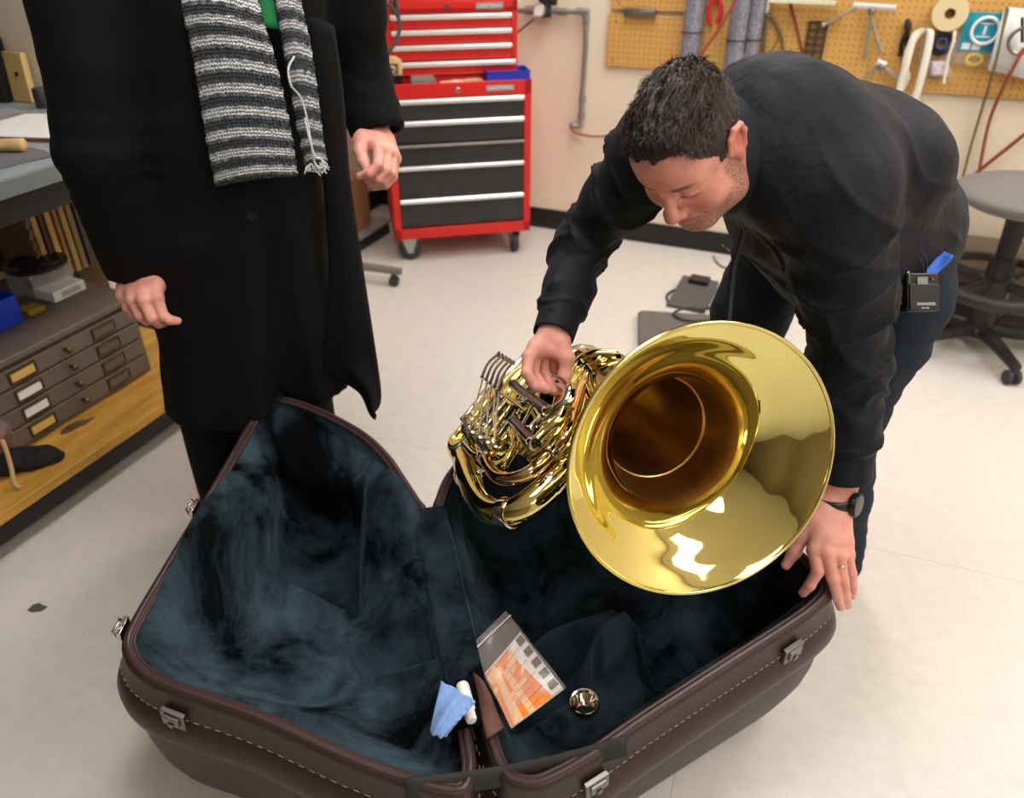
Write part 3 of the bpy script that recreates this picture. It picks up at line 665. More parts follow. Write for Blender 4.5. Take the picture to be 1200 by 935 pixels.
def make_hair(thick=1.0):
    s = SDF((-.115,-.15,-.10), (.115,.13,.17), .0032)
    s.ell((0,-.016,.034), (.0825,.1045,.0925+.012*thick), k=0).ell((0,.022,.052), (.071,.073,.060+.012*thick), k=.02)
    x, y, z = s.ax[0][:,None,None], s.ax[1][None,:,None], s.ax[2][None,None,:]; ax = np.abs(x)
    # hairline: keep what lies above zl(y)
    zl = np.interp(s.ax[1], [-.15,-.075,-.045,-.030,-.012,.004,.010,.024,.030,.044,.060,.075,.095], [-.062,-.058,-.040,-.005,.026,.020,-.016,-.018,.024,.050,.072,.086,.090])[None,:,None]
    zl = zl+(.004*np.sin(x*210)+.003*np.sin(x*97+1)+.016*np.exp(-((ax-.042)/.012)**2))*(y > .03)+.02*np.clip(.03-ax, 0, 1)*0
    s.D = np.maximum(s.D, np.clip(zl-z, -.03, .03).astype(np.float32))
    # hollow so that the face is not swallowed
    v, f = s.mesh(); v = relax(v, f, 3); n = vnormals(v, f)
    top = sst(.04, .09, v[:,2])
    v = v+n*((fbm(v*np.array([1.6,.7,1.2]), 55, 3)*.010*top*sst(.085, .06, v[:,1])+fbm(v, 120, 2)*.003)[:,None])
    rng = np.random.default_rng(3); fc = v[f].mean(1); fn = np.cross(v[f[:,2]]-v[f[:,0]], v[f[:,3]]-v[f[:,1]]); fn /= np.linalg.norm(fn, axis=1)[:,None]+1e-9
    ok = np.where((np.linalg.norm(fc-np.array([0,-.015,.02]), axis=1) > .07))[0]; pick = rng.choice(ok, 9000)
    p = fc[pick]+rng.normal(0, .0012, (len(pick), 3)); nn = fn[pick]
    tp = sst(.03, .09, p[:,2])[:,None]
    d = np.stack([.25*np.sin(p[:,1]*40+p[:,2]*30)+np.sign(p[:,0])*.05, .75-.9*sst(.05,.10,p[:,1])*0+0*p[:,0], -.25-.9*(1-tp[:,0])+.5*fbm(p, 30, 2)], 1)
    d[:,1] = np.where(tp[:,0] > .3, .8, -.25); fr = sst(.045, .075, p[:,1]); d[:,1] = d[:,1]*(1-fr)-.5*fr; d[:,2] = d[:,2]*(1-fr)+.7*fr; d[:,0] += .5*fr; d += rng.normal(0, .22, d.shape)
    d = d-nn*(d*nn).sum(1)[:,None]; d /= np.linalg.norm(d, axis=1)[:,None]+1e-9
    L = (.006+.011*tp*rng.uniform(.6, 1.25, (len(p), 1)))*thick**.3; lift = (.22+.30*tp)*rng.uniform(.3, 1.3, (len(p), 1))
    m1 = p+d*L*.5+nn*L*lift*.6; e = p+d*L+nn*L*lift*.75; w = np.cross(d, nn)*.00075
    q = np.concatenate([p-w-nn*.002, p+w-nn*.002, m1+w*.9, m1-w*.9, e+w*.2, e-w*.2]); k = len(p); i = np.arange(k)
    sf = np.concatenate([np.stack([i, i+k, i+2*k, i+3*k], 1), np.stack([i+3*k, i+2*k, i+4*k, i+5*k], 1)])
    return (v, f), (q, sf)
def hand_px(h, fingers, wrist, thumb, r=1.0, fore=None, web=True):
    """joints given as (u, v, depth); returns mesh and nails. fingers: four lists of four joints"""
    F = [[np.array(P(*j)) for j in f] for f in fingers]; W = [np.array(P(*j)) for j in wrist]; Tm = [np.array(P(*j)) for j in thumb]
    allp = np.array([j for f in F for j in f]+W+Tm+([np.array(fore)] if fore is not None else []))
    s = SDF(allp.min(0)-.045, allp.max(0)+.045, h)
    wc = [W[0]*.85+W[1]*.15, W[0]*.62+W[1]*.38, W[0]*.38+W[1]*.62, W[0]*.15+W[1]*.85]
    if fore is not None:
        fo = np.array(fore); s.etube(W[0]*.5+W[1]*.5, fo, (.030*r,.022*r), (.036*r,.030*r), W[1]-W[0], k=.012)
    for i, f in enumerate(F):
        s.cone(wc[i], f[0], .0165*r, .0128*r, k=.016*r)
    for i in range(3): s.cone((F[i][0]*.75+wc[i]*.25), (F[i+1][0]*.75+wc[i+1]*.25), .0115*r, .0115*r, k=.010)
    kk = .0035
    rad = [(.0122,.0108,.0098,.0082)]*2+[(.0118,.0104,.0094,.0079),(.0105,.0092,.0084,.0072)]
    for f, q in zip(F, rad):
        q = [a*r for a in q]
        t = SDF.__new__(SDF); t.__dict__.update(s.__dict__); t.D = np.full(s.n, .5, np.float32)      # each finger on its own, so fingers do not fuse
        t.chain(f, q, k=.004); s.comb((slice(None),)*3, t.D, .0022, 'add')
        s.ell(f[0], (.0132*r,)*3, k=.006)
    s.cone(W[0]*.6+Tm[0]*.4, Tm[0], .018*r, .0175*r, k=.016)
    if web: s.cone(Tm[1], F[0][0]*.55+W[0]*.45, .012*r, .013*r, k=.014)
    s.chain(Tm, [.0178*r,.0140*r,.0124*r,.0092*r], k=.008)
    v, f = s.mesh(); v = relax(v, f, 2); nails = []
    for c in F+[Tm]:
        d = c[-1]-c[-2]; d /= np.linalg.norm(d); prev = c[-2]-c[-3]; bk = prev-d*(prev@d); 
        nails.append((c[-1]+d*.001, d, bk/(np.linalg.norm(bk)+1e-9)))
    return (v, f), nails
def limb(S, a, b, c, ra, rb, rc, k=.03):
    S.cone(a, b, ra, rb, k); S.cone(b, c, rb, rc, k)
def coarse_body(Sk, r=1.0, h=.011):
    """the body beneath the clothes, from the skeleton"""
    pts = np.array([list(p) for p in Sk.values()]); s = SDF(pts.min(0)-.2, pts.max(0)+.2, h); g = {k: np.array(list(p)) for k, p in Sk.items()}; sd = g['shl']-g['shr']
    s.etube(g['pelvis'], g['belly'], (.12*r,.085*r), (.135*r,.09*r), sd, k=.04); s.etube(g['belly'], g['chest'], (.14*r,.095*r), (.15*r,.10*r), sd, k=.04); s.etube(g['chest'], g['neck'], (.13*r,.09*r), (.055,.055), sd, k=.05)
    for x in 'lr':
        s.cone(g['neck']*.4+g['sh'+x]*.6, g['sh'+x], .05, .05, k=.03); limb(s, g['sh'+x], g['el'+x], g['wr'+x], .048, .038, .026)
        s.cone(g['pelvis']*.6+g['hip'+x]*.4, g['hip'+x], .06, .055, k=.03); limb(s, g['hip'+x], g['kn'+x], g['an'+x], .058, .048, .036)
        s.cone(g['an'+x], g['toe'+x]*.7+g['an'+x]*.3, .026, .016, k=.01)
    v, f = s.mesh(); return v, f
def cloth(S, folds, it=2):
    v, f = S.mesh(); v = relax(v, f, it); n = vnormals(v, f); return v+n*folds(v)[:,None], f
# ================================================================ the man lifting the tuba
m_skin = skin_mat('light skin', (222,164,148), (212,140,126)); m_hair = M('dark brown hair', (50,40,35), .5, spec=.35, noise_=(90, .35))
m_shirt = M('black cotton shirt', (15,18,25), .70, spec=.3, sheen=.14, sheen_col=(110,124,150), bump=(42, .55, .006)); m_jeans = M('dark blue denim', (33,41,53), .85, spec=.2, noise_=(120, .28), bump=(700, .3, .0008), stretch=(1,1,.5))
m_shoe = M('black leather shoe', (24,24,27), .4); m_blackp = M('black plastic', (22,22,24), .38); m_glass = M('black watch glass', (5,5,6), .05)
Sk = dict(pelvis=V(.70,1.48,.94), belly=V(.58,1.40,1.095), chest=V(.46,1.33,1.17), neck=V(.392,1.295,1.155), shl=V(.51,1.19,1.12), shr=V(.26,1.42,1.13), ell=V(.615,1.21,.80), wrl=V(.64,1.155,.56), elr=P(684,284,1.60), wrr=P(650,388,1.49),
          hipl=V(.745,1.36,.92), hipr=V(.60,1.63,.92), knl=P(990,490,1.665), knr=V(.55,1.68,.50), anl=V(.83,1.44,.09), anr=V(.52,1.78,.09), toel=V(.69,1.33,.035), toer=V(.36,1.68,.035))
man = thing('person', 'dark-haired man in black shirt and jeans bending over to lift the tuba', 'person', (.68,1.55,0))
HF_ = cam_vec(-.370,-.923,.107).normalized(); HU_ = cam_vec(-.548,.310,.777); HU_ = (HU_-HF_*HU_.dot(HF_)).normalized(); HX_ = HF_.cross(HU_)
HRm = Matrix((HX_, HF_, HU_)).transposed(); HO = P(805,173,1.18); HS = .925
nl = (HRm.transposed() @ (Sk['neck']-HO))/HS
hv, hf = make_head(tuple(nl), (.064,.064)); ha = head_attrs(hv); hvw = xform(hv*HS, HRm, HO)
DL = 1.455
handL, nailsL = hand_px(.0021, [[(954,645,DL-.01),(958,670,DL-.02),(949,686,DL-.01),(941,695,DL)], [(969,648,DL-.02),(976,678,DL-.022),(981,698,DL-.01),(985,711,DL)], [(983,650,DL-.015),(988,680,DL-.018),(991,698,DL-.008),(993,709,DL)], [(993,650,DL),(998,672,DL),(999,687,DL+.006),(999,698,DL+.012)]],
    [(966,590,1.475),(990,588,1.478)], [(953,606,1.47),(941,627,1.475),(931,646,1.48),(921,662,1.485)], 1.02, fore=Sk['wrl']+(Sk['ell']-Sk['wrl'])*.22)
DR = 1.47
handR, nailsR = hand_px(.0021, [[(620,418,DR-.015),(617,437,DR-.03),(627,452,DR-.025),(640,457,DR-.01)], [(628,413,DR+.005),(625,436,DR+.004),(636,453,DR+.004),(649,459,DR+.004)], [(638,411,DR+.02),(637,435,DR+.026),(646,454,DR+.02),(656,456,DR+.014)], [(648,411,DR+.03),(650,431,DR+.036),(656,447,DR+.03),(661,451,DR+.02)]],
    [(640,388,1.485),(661,389,1.495)], [(657,402,1.475),(664,419,1.47),(662,440,1.475),(653,457,1.48)], 1.0, fore=Sk['wrr']+(Sk['elr']-Sk['wrr'])*.25)
cb = coarse_body(Sk, .9)
def body_attr(names, segs, nails):
    """attributes per vertex over the joined body: head values first, zero elsewhere, nails by position"""
    out = {}
    for n in names:
        def fn(wv, n=n):
            a = np.zeros(len(wv)); 
            if n in segs: a[:len(segs[n])] = segs[n]
            if n == 'nail':
                for c, d, bk in nails:
                    q = wv-c-bk*.004; t = q@d; sd = np.cross(d, bk); s_ = q@sd; h_ = (wv-c)@bk
                    a = np.maximum(a, .8*((np.abs(t+.003) < .0062) & (np.abs(s_) < .0052) & (h_ > .0035) & (h_ < .02)))
            if n == 'flush' and len(nails):
                a = np.maximum(a, .35*np.clip(fbm(wv, 40, 2)+.2, 0, 1)) if False else a
            return a
        out[n] = fn
    return out
npbuild('body', [(hvw, hf), handL, handR, cb], m_skin, man, attr=body_attr(('lip','flush','stubble','dark','nail'), ha, nailsL+nailsR))
h1, h2 = make_hair(.35); npbuild('hair', [(xform(h1[0]*HS, HRm, HO), h1[1]), (xform(h2[0]*HS, HRm, HO), h2[1])], m_hair, man)
# shirt
A = lambda p: np.array(list(p))
side = A(Sk['shl']-Sk['shr'])
S = SDF((.0,.95,.5), (1.1,1.9,1.5), .0065)
S.etube(Sk['pelvis']+V(0,0,.01), Sk['belly']+V(.01,0,.02), (.175,.130), (.185,.125), side, k=.03); S.etube(Sk['belly']+V(.01,0,.02), Sk['chest'], (.185,.125), (.185,.128), side, k=.04); S.etube(Sk['chest'], Sk['neck']+V(.02,.02,-.01), (.17,.115), (.085,.080), side, k=.05)
S.etube((.52,1.33,1.04), (.66,1.41,.90), (.16,.10), (.175,.11), side, k=.05)                              # the front of the shirt hanging down
S.ell((.735,1.48,.985), (.15,.15,.12), k=.05)
for sh, el, wr, x in (('shl','ell','wrl',1), ('shr','elr','wrr',-1)):
    a, e, w_ = A(Sk[sh]), A(Sk[el]), A(Sk[wr]); w_ = w_+(e-w_)/np.linalg.norm(e-w_)*(.035 if x > 0 else .0); S.cone(A(Sk['neck'])*.35+a*.65, a, .085, .084 if x > 0 else .074, k=.05)
    m = a*.5+e*.5; S.chain([a, m, e], [.084,.075,.066] if x > 0 else [.074,.064,.060], k=.03); q = e+(w_-e)*.55; rr = (.066,.056,.045) if x > 0 else (.060,.048,.037); S.chain([e, q, w_], rr, k=.025)
    S.cut(w_+(w_-e)/np.linalg.norm(w_-e)*.004, w_-e, .085)
    S.cone(w_+(w_-e)/np.linalg.norm(w_-e)*.05, w_-(w_-e)/np.linalg.norm(w_-e)*.02, .037, .036, k=0, mode='sub')
hx = A(HRm @ V(0,0,1)); 
for q in (A(Sk['neck']),):
    nb = A(HO)+np.array(HRm)@np.array([0,-.04,-.10]); S.cone(q, nb*.35+q*.65, .078, .070, k=.02)
    dirn = nb-q; dirn /= np.linalg.norm(dirn); S.cut(q+dirn*.045, dirn, .11) if False else None
    S.cone(q+dirn*.02, q+dirn*.14, .064, .064, k=.0, mode='sub')
def folds(v):
    d = fbm(v*np.array([1,1,.55]), 9, 3)*.014
    for el, wr, sh in (('ell','wrl','shl'), ('elr','wrr','shr')):
        a, e, w_ = A(Sk[sh]), A(Sk[el]), A(Sk[wr])
        for p0, p1 in ((a, e), (e, w_)):
            ax = (p1-p0); L = np.linalg.norm(ax); ax /= L; t = (v-p0)@ax; r = np.linalg.norm(v-p0-t[:,None]*ax, axis=1); on = sst(.11, .08, r)*sst(-.03, .03, t)*sst(L+.02, L-.03, t)
            ph = t*95+fbm(v, 14, 2)*5+(v@np.array([.5,.8,.2]))*30; d += on*(.011*(1-np.abs(np.sin(ph*.40)))**2.6-.0025)
    g = (v-A(Sk['belly'])); ph = g[:,0]*38+g[:,2]*44-g[:,1]*18+fbm(v, 7, 2)*5; d += (.007*(1-np.abs(np.sin(ph*.62)))**2.5-.002)*sst(.30, .16, np.abs(g[:,0]-.05))*sst(1.27, 1.13, v[:,2])
    return d
shirt = npbuild('shirt', [cloth(S, folds, 2)], m_shirt, man)
for sh, el, wr in (('shl','ell','wrl'), ('shr','elr','wrr')):
    w_, e = Sk[wr], Sk[el]; d = (w_-e).normalized(); w_ = w_-d*(.035 if sh == 'shl' else 0); f_ = 1 if sh == 'shl' else .84; R = Matrix((d.orthogonal().normalized(), d.cross(d.orthogonal().normalized()), d)).transposed()
    b = MB(); b.lathe([(r_*f_, h_) for r_, h_ in ((.0475,-.066),(.0505,-.064),(.0500,-.02),(.0485,.010),(.0455,.011),(.0445,-.02))], w_, R, 32); b.build('cuff', m_shirt, shirt, world=True)
# collar
q = Sk['neck']; nb = HO+HRm @ V(0,-.045,-.10); d = (nb-q).normalized(); R = frame(HRm @ V(1,0,0), d.cross(HRm @ V(1,0,0)))
R = Matrix(((HRm @ V(1,0,0)-d*(HRm @ V(1,0,0)).dot(d)).normalized(), d.cross((HRm @ V(1,0,0)-d*(HRm @ V(1,0,0)).dot(d)).normalized()), d)).transposed()
b = MB()
def col(u, v):
    a = math.pi*2*(.012+.976*u)+math.pi/2; r = .079+.016*v+.003*math.sin(a*3); h = .030+.050*(math.sin(math.pi*(.15+.85*v)))+.006*math.cos(a)
    return q+R @ V(r*math.cos(a), r*1.02*math.sin(a), h+.012)
b.grid(col, 48, 8); b.build('collar', m_shirt, shirt, world=True, solid=.003, subd=1)
# jeans
J = SDF((.25,1.15,.03), (1.1,1.95,1.05), .008)
J.etube(Sk['pelvis']+V(0,0,-.02), Sk['pelvis']+V(-.03,-.01,.06), (.172,.125), (.168,.12), side, k=.02)
for x in 'lr':
    a, k_, n_ = A(Sk['hip'+x]), A(Sk['kn'+x]), A(Sk['an'+x]); J.cone(A(Sk['pelvis'])*.4+a*.6, a+np.array([0,0,-.05]), .105, .098, k=.04); J.chain([a+np.array([0,0,-.05]), a*.5+k_*.5, k_, k_*.5+n_*.5, n_+np.array([0,0,.0])], [.098,.092,.078,.070,.062], k=.02)
    J.cut(n_+np.array([0,0,-.055]), (0,0,-1), .09)
jf = lambda v: fbm(v*np.array([1,1,2.2]), 10, 3)*.012
jeans = npbuild('jeans', [cloth(J, jf, 2)], m_jeans, man)
for x in 'lr':
    n_, t_ = A(Sk['an'+x]), A(Sk['toe'+x]); s2 = SDF(np.minimum(n_, t_)-.12, np.maximum(n_, t_)+.12, .006); d = t_-n_; d[2] = 0; d /= np.linalg.norm(d); sd = np.cross(d, [0,0,1])
    hl = np.array([n_[0], n_[1], .035])-d*.035; s2.etube(hl, np.array([t_[0], t_[1], .034])+d*.04, (.037,.034), (.046,.026), sd, k=.01, cap=.8); s2.cone(hl+np.array([0,0,.03]), n_, .034, .034, k=.03); s2.ell(np.array([t_[0], t_[1], .04]), (.045,.045,.030), k=.03); s2.cut((n_[0], n_[1], .003), (0,0,-1), .5)
    npbuild('shoe', [s2.mesh()], m_shoe, man)
# belt, watch, ring, lanyard
b = MB(); c = Sk['pelvis']+V(-.015,-.005,.035); ax = (Sk['belly']-Sk['pelvis']).normalized(); sd = V(*side); sd = (sd-ax*sd.dot(ax)).normalized(); ed = ax.cross(sd)
b.tube([c+sd*.177*math.cos(a)+ed*.130*math.sin(a)-ax*.06 for a in [2*math.pi*k/40 for k in range(40)]], .012, 8, closed=True); b.build('belt', m_shoe, jeans, world=True)
cw = P(978,585,1.482); d = (Sk['ell']-cw).normalized(); nrm = -CF+CR*.12; nrm = (nrm-d*nrm.dot(d)).normalized(); sx = d.cross(nrm); sx = sx if sx.dot(CR) > 0 else -sx; rx, ry = .0385, .0345
b = MB(); b.grid(lambda u, v: cw+sx*rx*math.cos(2*math.pi*u)+nrm*ry*math.sin(2*math.pi*u)+d*(v-.5)*.021, 40, 3, closed_u=True); wat = b.build('watch', m_blackp, man, world=True, solid=.003, off=1)
t_ = 40*D2R; pc = cw+sx*rx*math.sin(t_)*1.04+nrm*ry*math.cos(t_)*1.1; nw = (sx*math.sin(t_)*.9+nrm*math.cos(t_)).normalized(); R = Matrix((d, nw.cross(d), nw)).transposed()
b = MB(); b.lathe([(0,-.006),(.0225,-.006),(.0235,-.003),(.0235,.005),(.0215,.0075),(.0195,.0077)], pc, R, 36); b.build('watch_case', m_blackp, wat, world=True)
b = MB(); b.lathe([(.0198,.0075),(.010,.0079),(0,.0080)], pc, R, 36); b.build('watch_glass', m_glass, wat, world=True)
b = MB(); r0, r1 = P(983,650,DL-.015), P(988,680,DL-.018); d = (r1-r0).normalized(); cc = r0.lerp(r1, .42); o1 = d.orthogonal().normalized(); o2 = d.cross(o1)
b.tube([cc+(o1*math.cos(a)+o2*math.sin(a))*.0123 for a in [2*math.pi*k/28 for k in range(28)]], .0017, 8, closed=True); b.build('ring', m_chrome, man, world=True)
b = MB(); pts = smooth_path([P(872,270,1.26), P(866,292,1.27), P(860,312,1.28), P(857,335,1.285), P(853,385,1.29), P(849,440,1.31)], 6); b.tube(pts, .0055, 6); ly = b.build('lanyard', m_strap, man, world=True)
b = MB(); pts = smooth_path([P(846,286,1.262), P(850,290,1.262), P(856,294,1.262), P(852,292,1.262)], 5); b.tube(pts, .0010, 6); b.build('microphone_clip', m_chrome, man, world=True)
# the transmitter clipped to his belt
tc_ = P(1077,341,1.335); R = frame(CR*.97+CU*-.10+CF*.2, (CU*.96+CR*.12).normalized()); R = Matrix((R.col[0], R.col[2]*-1, R.col[1])).transposed()
R = Matrix(((CR*.96+CU*.06+CF*.25).normalized(), V(0,0,0), V(0,0,0))).transposed(); rx_ = (CR*.97+CU*.03+CF*.22).normalized(); rz_ = (CU-rx_*CU.dot(rx_)+CR*.06).normalized(); rz_ = (rz_-rx_*rz_.dot(rx_)).normalized(); ry_ = rz_.cross(rx_); R = Matrix((rx_, ry_, rz_)).transposed()
tx = thing('wireless_transmitter', 'black wireless microphone belt pack with small grey display clipped at the bending man\'s hip', 'transmitter', tc_, rot=R)
b = MB(); b.prism([(-.030,-.011),(.030,-.011),(.032,-.008),(.032,.011),(-.032,.011),(-.032,-.008)], -.036, .030); b.build('housing', m_blackp, tx, bevel=.003)
b = MB(); b.box((0,-.0120,-.012), (.060,.004,.046)); b.build('battery_door', m_blackp, tx, bevel=.002)
b = MB(); b.box((-.004,-.0125,.016), (.021,.003,.013)); b.build('display', M('grey lcd', (126,130,122), .3), tx, bevel=.0008)
b = MB(); b.cyl((-.024,0,.030), (-.024,0,.037), .0045, 12); b.cyl((-.024,0,.036), (-.024,0,.040), .003, 10); b.build('antenna_socket', m_chrome, tx)
b = MB(); b.tube(smooth_path([(.008,0,.030),(.004,-.004,.046),(-.014,-.004,.058),(-.034,0,.052),(-.046,.01,.036)], 6), .0018, 6); b.tube(smooth_path([(.014,0,.030),(.012,-.004,.050),(-.002,-.004,.066),(-.02,.01,.064)], 6), .0016, 6); b.build('microphone_cable', m_blackp, tx)
b = MB(); b.cyl((.016,-.012,.019), (.016,-.0142,.019), .0022, 8); b.build('mute_lamp', M('dull red indicator', (150,70,66), .4), tx)
def text(name, s, parent, size, loc, rx=math.pi/2, mat=None, ext=.0003, rz=0):
    cu = bpy.data.curves.new(name, 'FONT'); cu.body = s; cu.size = size; cu.extrude = ext; cu.align_x = 'CENTER'; cu.align_y = 'CENTER'; t = bpy.data.objects.new('tmp', cu); C.objects.link(t)
    dg = bpy.context.evaluated_depsgraph_get(); me = bpy.data.meshes.new_from_object(t.evaluated_get(dg)); bpy.data.objects.remove(t); bpy.data.curves.remove(cu)
    me.materials.clear(); me.materials.append(mat); o = bpy.data.objects.new(name, me); C.objects.link(o); o.parent = parent; MW[o.name] = MW[parent.name]
    o.matrix_basis = Matrix.Translation(V(loc)) @ Matrix.Rotation(rz, 4, 'Z') @ Matrix.Rotation(rx, 4, 'X'); return o
m_print = M('white print', (206,206,206), .5)
text('lettering', 'SENNHEISER', tx, .0068, (.002,-.0143,-.024), mat=m_print); text('lettering', 'EW 100', tx, .0045, (0,-.0143,-.031), mat=m_print)
b = MB()
def rag(u, v):
    p = P(1082,330,1.345).lerp(P(1112,297,1.355), u); return p+(CR*.6-CU*.6).normalized()*(v-.5)*(.026-.012*u)+ -CF*.006*math.sin(u*5+v*3)
b.grid(rag, 10, 5); rg = b.build('cloth', M('bright blue cloth', (60,110,210), .8), None, solid=.003); tag(rg, 'bright blue cloth tucked behind the black belt pack', 'cloth')
# ================================================================ the man in the long coat
m_coat = M('black wool overcoat', (17,17,18), .92, spec=.15, sheen=.1, sheen_col=(110,110,112), noise_=(200, .25), bump=(800, .35, .001)); m_trous = M('black trousers', (12,12,14), .85, spec=.2); m_green = M('green shirt', (24,120,66), .8)
K = dict(pelvis=V(-.64,1.70,.96), belly=V(-.60,1.69,1.12), chest=V(-.565,1.68,1.34), neck=V(-.55,1.68,1.50), shr=V(-.765,1.53,1.43), shl=V(-.355,1.83,1.43), elr=V(-.80,1.50,1.11), ell=V(-.355,1.90,1.19),
         wrr=P(164,312,1.70), wrl=P(443,158,1.79), hipr=V(-.72,1.62,.93), hipl=V(-.57,1.80,.93), knr=V(-.76,1.60,.52), knl=V(-.585,1.84,.52), anr=V(-.78,1.63,.09), anl=V(-.59,1.88,.09), toer=V(-.70,1.50,.035), toel=V(-.51,1.75,.035))
guest = thing('person', 'person standing in a long open black overcoat with a striped knitted scarf, hands hanging', 'person', (-.66,1.72,0))
gf = V(.6,-.8,-.12).normalized(); gx = gf.cross(V(0,0,1)).normalized(); gu = gx.cross(gf); GR = Matrix((gx, gf, gu)).transposed(); GO = V(-.53,1.655,1.69)
D1 = 1.66
gR, n1 = hand_px(.0024, [[(184,349,D1-.02),(191,370,D1-.015),(199,375,D1-.01),(208,376,D1)], [(168,352,D1-.03),(178,373,D1-.02),(186,379,D1),(192,379,D1+.02)], [(155,351,D1-.02),(164,370,D1-.01),(172,376,D1+.01),(178,377,D1+.03)], [(144,346,D1),(149,361,D1+.01),(155,367,D1+.02),(160,369,D1+.035)]],
    [(188,311,D1+.02),(141,317,D1+.03)], [(194,318,D1+.02),(200,336,D1+.03),(204,350,D1+.03),(208,361,D1+.03)], 1.06, fore=K['wrr']+(K['elr']-K['wrr'])*.2)
D2_ = 1.75
gL, n2 = hand_px(.0024, [[(444,174,D2_-.03),(443,193,D2_-.05),(433,203,D2_-.05),(422,206,D2_-.04)], [(453,177,D2_-.02),(453,199,D2_-.03),(443,209,D2_-.03),(430,211,D2_-.02)], [(460,181,D2_),(459,203,D2_-.01),(449,213,D2_-.01),(434,216,D2_)], [(463,186,D2_+.02),(461,207,D2_+.01),(452,217,D2_+.01),(438,220,D2_+.02)]],
    [(424,160,D2_),(459,166,D2_+.03)], [(423,167,D2_-.01),(422,177,D2_-.02),(426,189,D2_-.03),(431,198,D2_-.035)], 1.04, fore=K['wrl']+(K['ell']-K['wrl'])*.25, web=False)
hv2, hf2 = make_head((0,-.06,-.19)); ga = head_attrs(hv2)
npbuild('body', [(xform(hv2, GR, GO), hf2), gR, gL, coarse_body(K, .95)], m_skin, guest, attr=body_attr(('lip','flush','stubble','dark','nail'), ga, n1+n2))
h1, h2 = make_hair(.4); npbuild('hair', [(xform(h1[0], GR, GO), h1[1]), (xform(h2[0], GR, GO), h2[1])], m_hair, guest)
gs = V(.8,.6,0); gfw = V(.6,-.8,0)
S = SDF((-1.15,1.2,.25), (.05,2.2,1.62), .0085)
for x, rr in (('r', (.088,.076,.072,.070)), ('l', (.088,.080,.070,.062))):
    a, e, w_ = A(K['sh'+x]), A(K['el'+x]), A(K['wr'+x]); S.cone(A(K['neck']), a, .085, rr[0], k=.06); S.chain([a, a*.5+e*.5, e], rr[:3], k=.012); S.chain([e, w_], [rr[2], rr[3]], k=.02)
    d = (w_-e)/np.linalg.norm(w_-e); S.cut(w_-d*.005, d, .13); S.cone(w_+d*.05, w_-d*.03, rr[3]-.012, rr[3]-.012, k=0, mode='sub')
S.etube(K['chest']+V(0,0,.02), K['belly'], (.215,.145), (.195,.145), gs, k=.04); S.etube(K['belly'], (-.625,1.695,.90), (.195,.145), (.205,.155), gs, k=.03); S.etube((-.625,1.695,.90), (-.655,1.70,.43), (.205,.155), (.225,.185), gs, k=.03, cap=.3)
S.half((0,0,.445), (0,0,-1), (-1.2,1.0,.0), (.2,2.4,.47))
c0 = A(V(-.60,1.69,1.5)+gfw*.17); c1 = A(V(-.62,1.70,1.0)+gfw*.20); c2 = A(V(-.64,1.70,.40)+gfw*.20)
S.chain([c0, c1, c2], [.055,.045,.085], k=.02, mode='sub')                                         # the coat hangs open down the front
S.cone(A(V(-.64,1.70,.55)), A(V(-.655,1.70,.36)), .11, .155, k=.0, mode='sub')
def cf(v):
    z = v[:,2]; d = fbm(v*np.array([1,1,.25]), 9, 3)*.022*sst(1.2, .6, z)+fbm(v*np.array([1,1,.6]), 8, 2)*.012
    for el, wr, sh in (('ell','wrl','shl'), ('elr','wrr','shr')):
        e = A(K[el]); r = np.linalg.norm(v-e, axis=1); d += .0035*(np.abs(np.sin(v[:,2]*55+fbm(v, 10, 2)*4))-.5)*sst(.20, .08, r)
    return d
coat = npbuild('overcoat', [cloth(S, cf, 2)], m_coat, guest)
# the left front panel swinging open, and its long pointed hem
b = MB()
pd = lambda v: 1.445+.00106*v
Lp = smooth_path([P(u, v, pd(v)) for u, v in ((352,30),(365,110),(378,210),(385,310),(382,390),(374,430),(392,442),(421,461),(432,485),(439,493))], 4)
Rp = smooth_path([P(u, v, pd(v)+.05) for u, v in ((392,30),(403,110),(410,205),(422,290),(434,370),(440,410),(443,430),(446,452),(447,466),(446,474))], 4)
def panel(u, v):
    i = u*(len(Lp)-1); k = min(int(i), len(Lp)-2); f = i-k; l = Lp[k].lerp(Lp[k+1], f); r = Rp[k].lerp(Rp[k+1], f)
    return l.lerp(r, v)-CF*(.030*math.sin(math.pi*v)+.010*math.sin(v*9+u*4)*u)
b.grid(panel, 50, 12); b.build('front_panel', m_coat, coat, world=True, solid=.006)
b = MB(); p = P(295,254,1.515); R = Matrix((CR, CU, -CF)).transposed(); b.lathe([(0,-.004),(.0100,-.004),(.0105,.0),(.0092,.003),(.0068,.0022),(0,.0018)], p, R, 20); b.build('button', m_coat, coat, world=True)
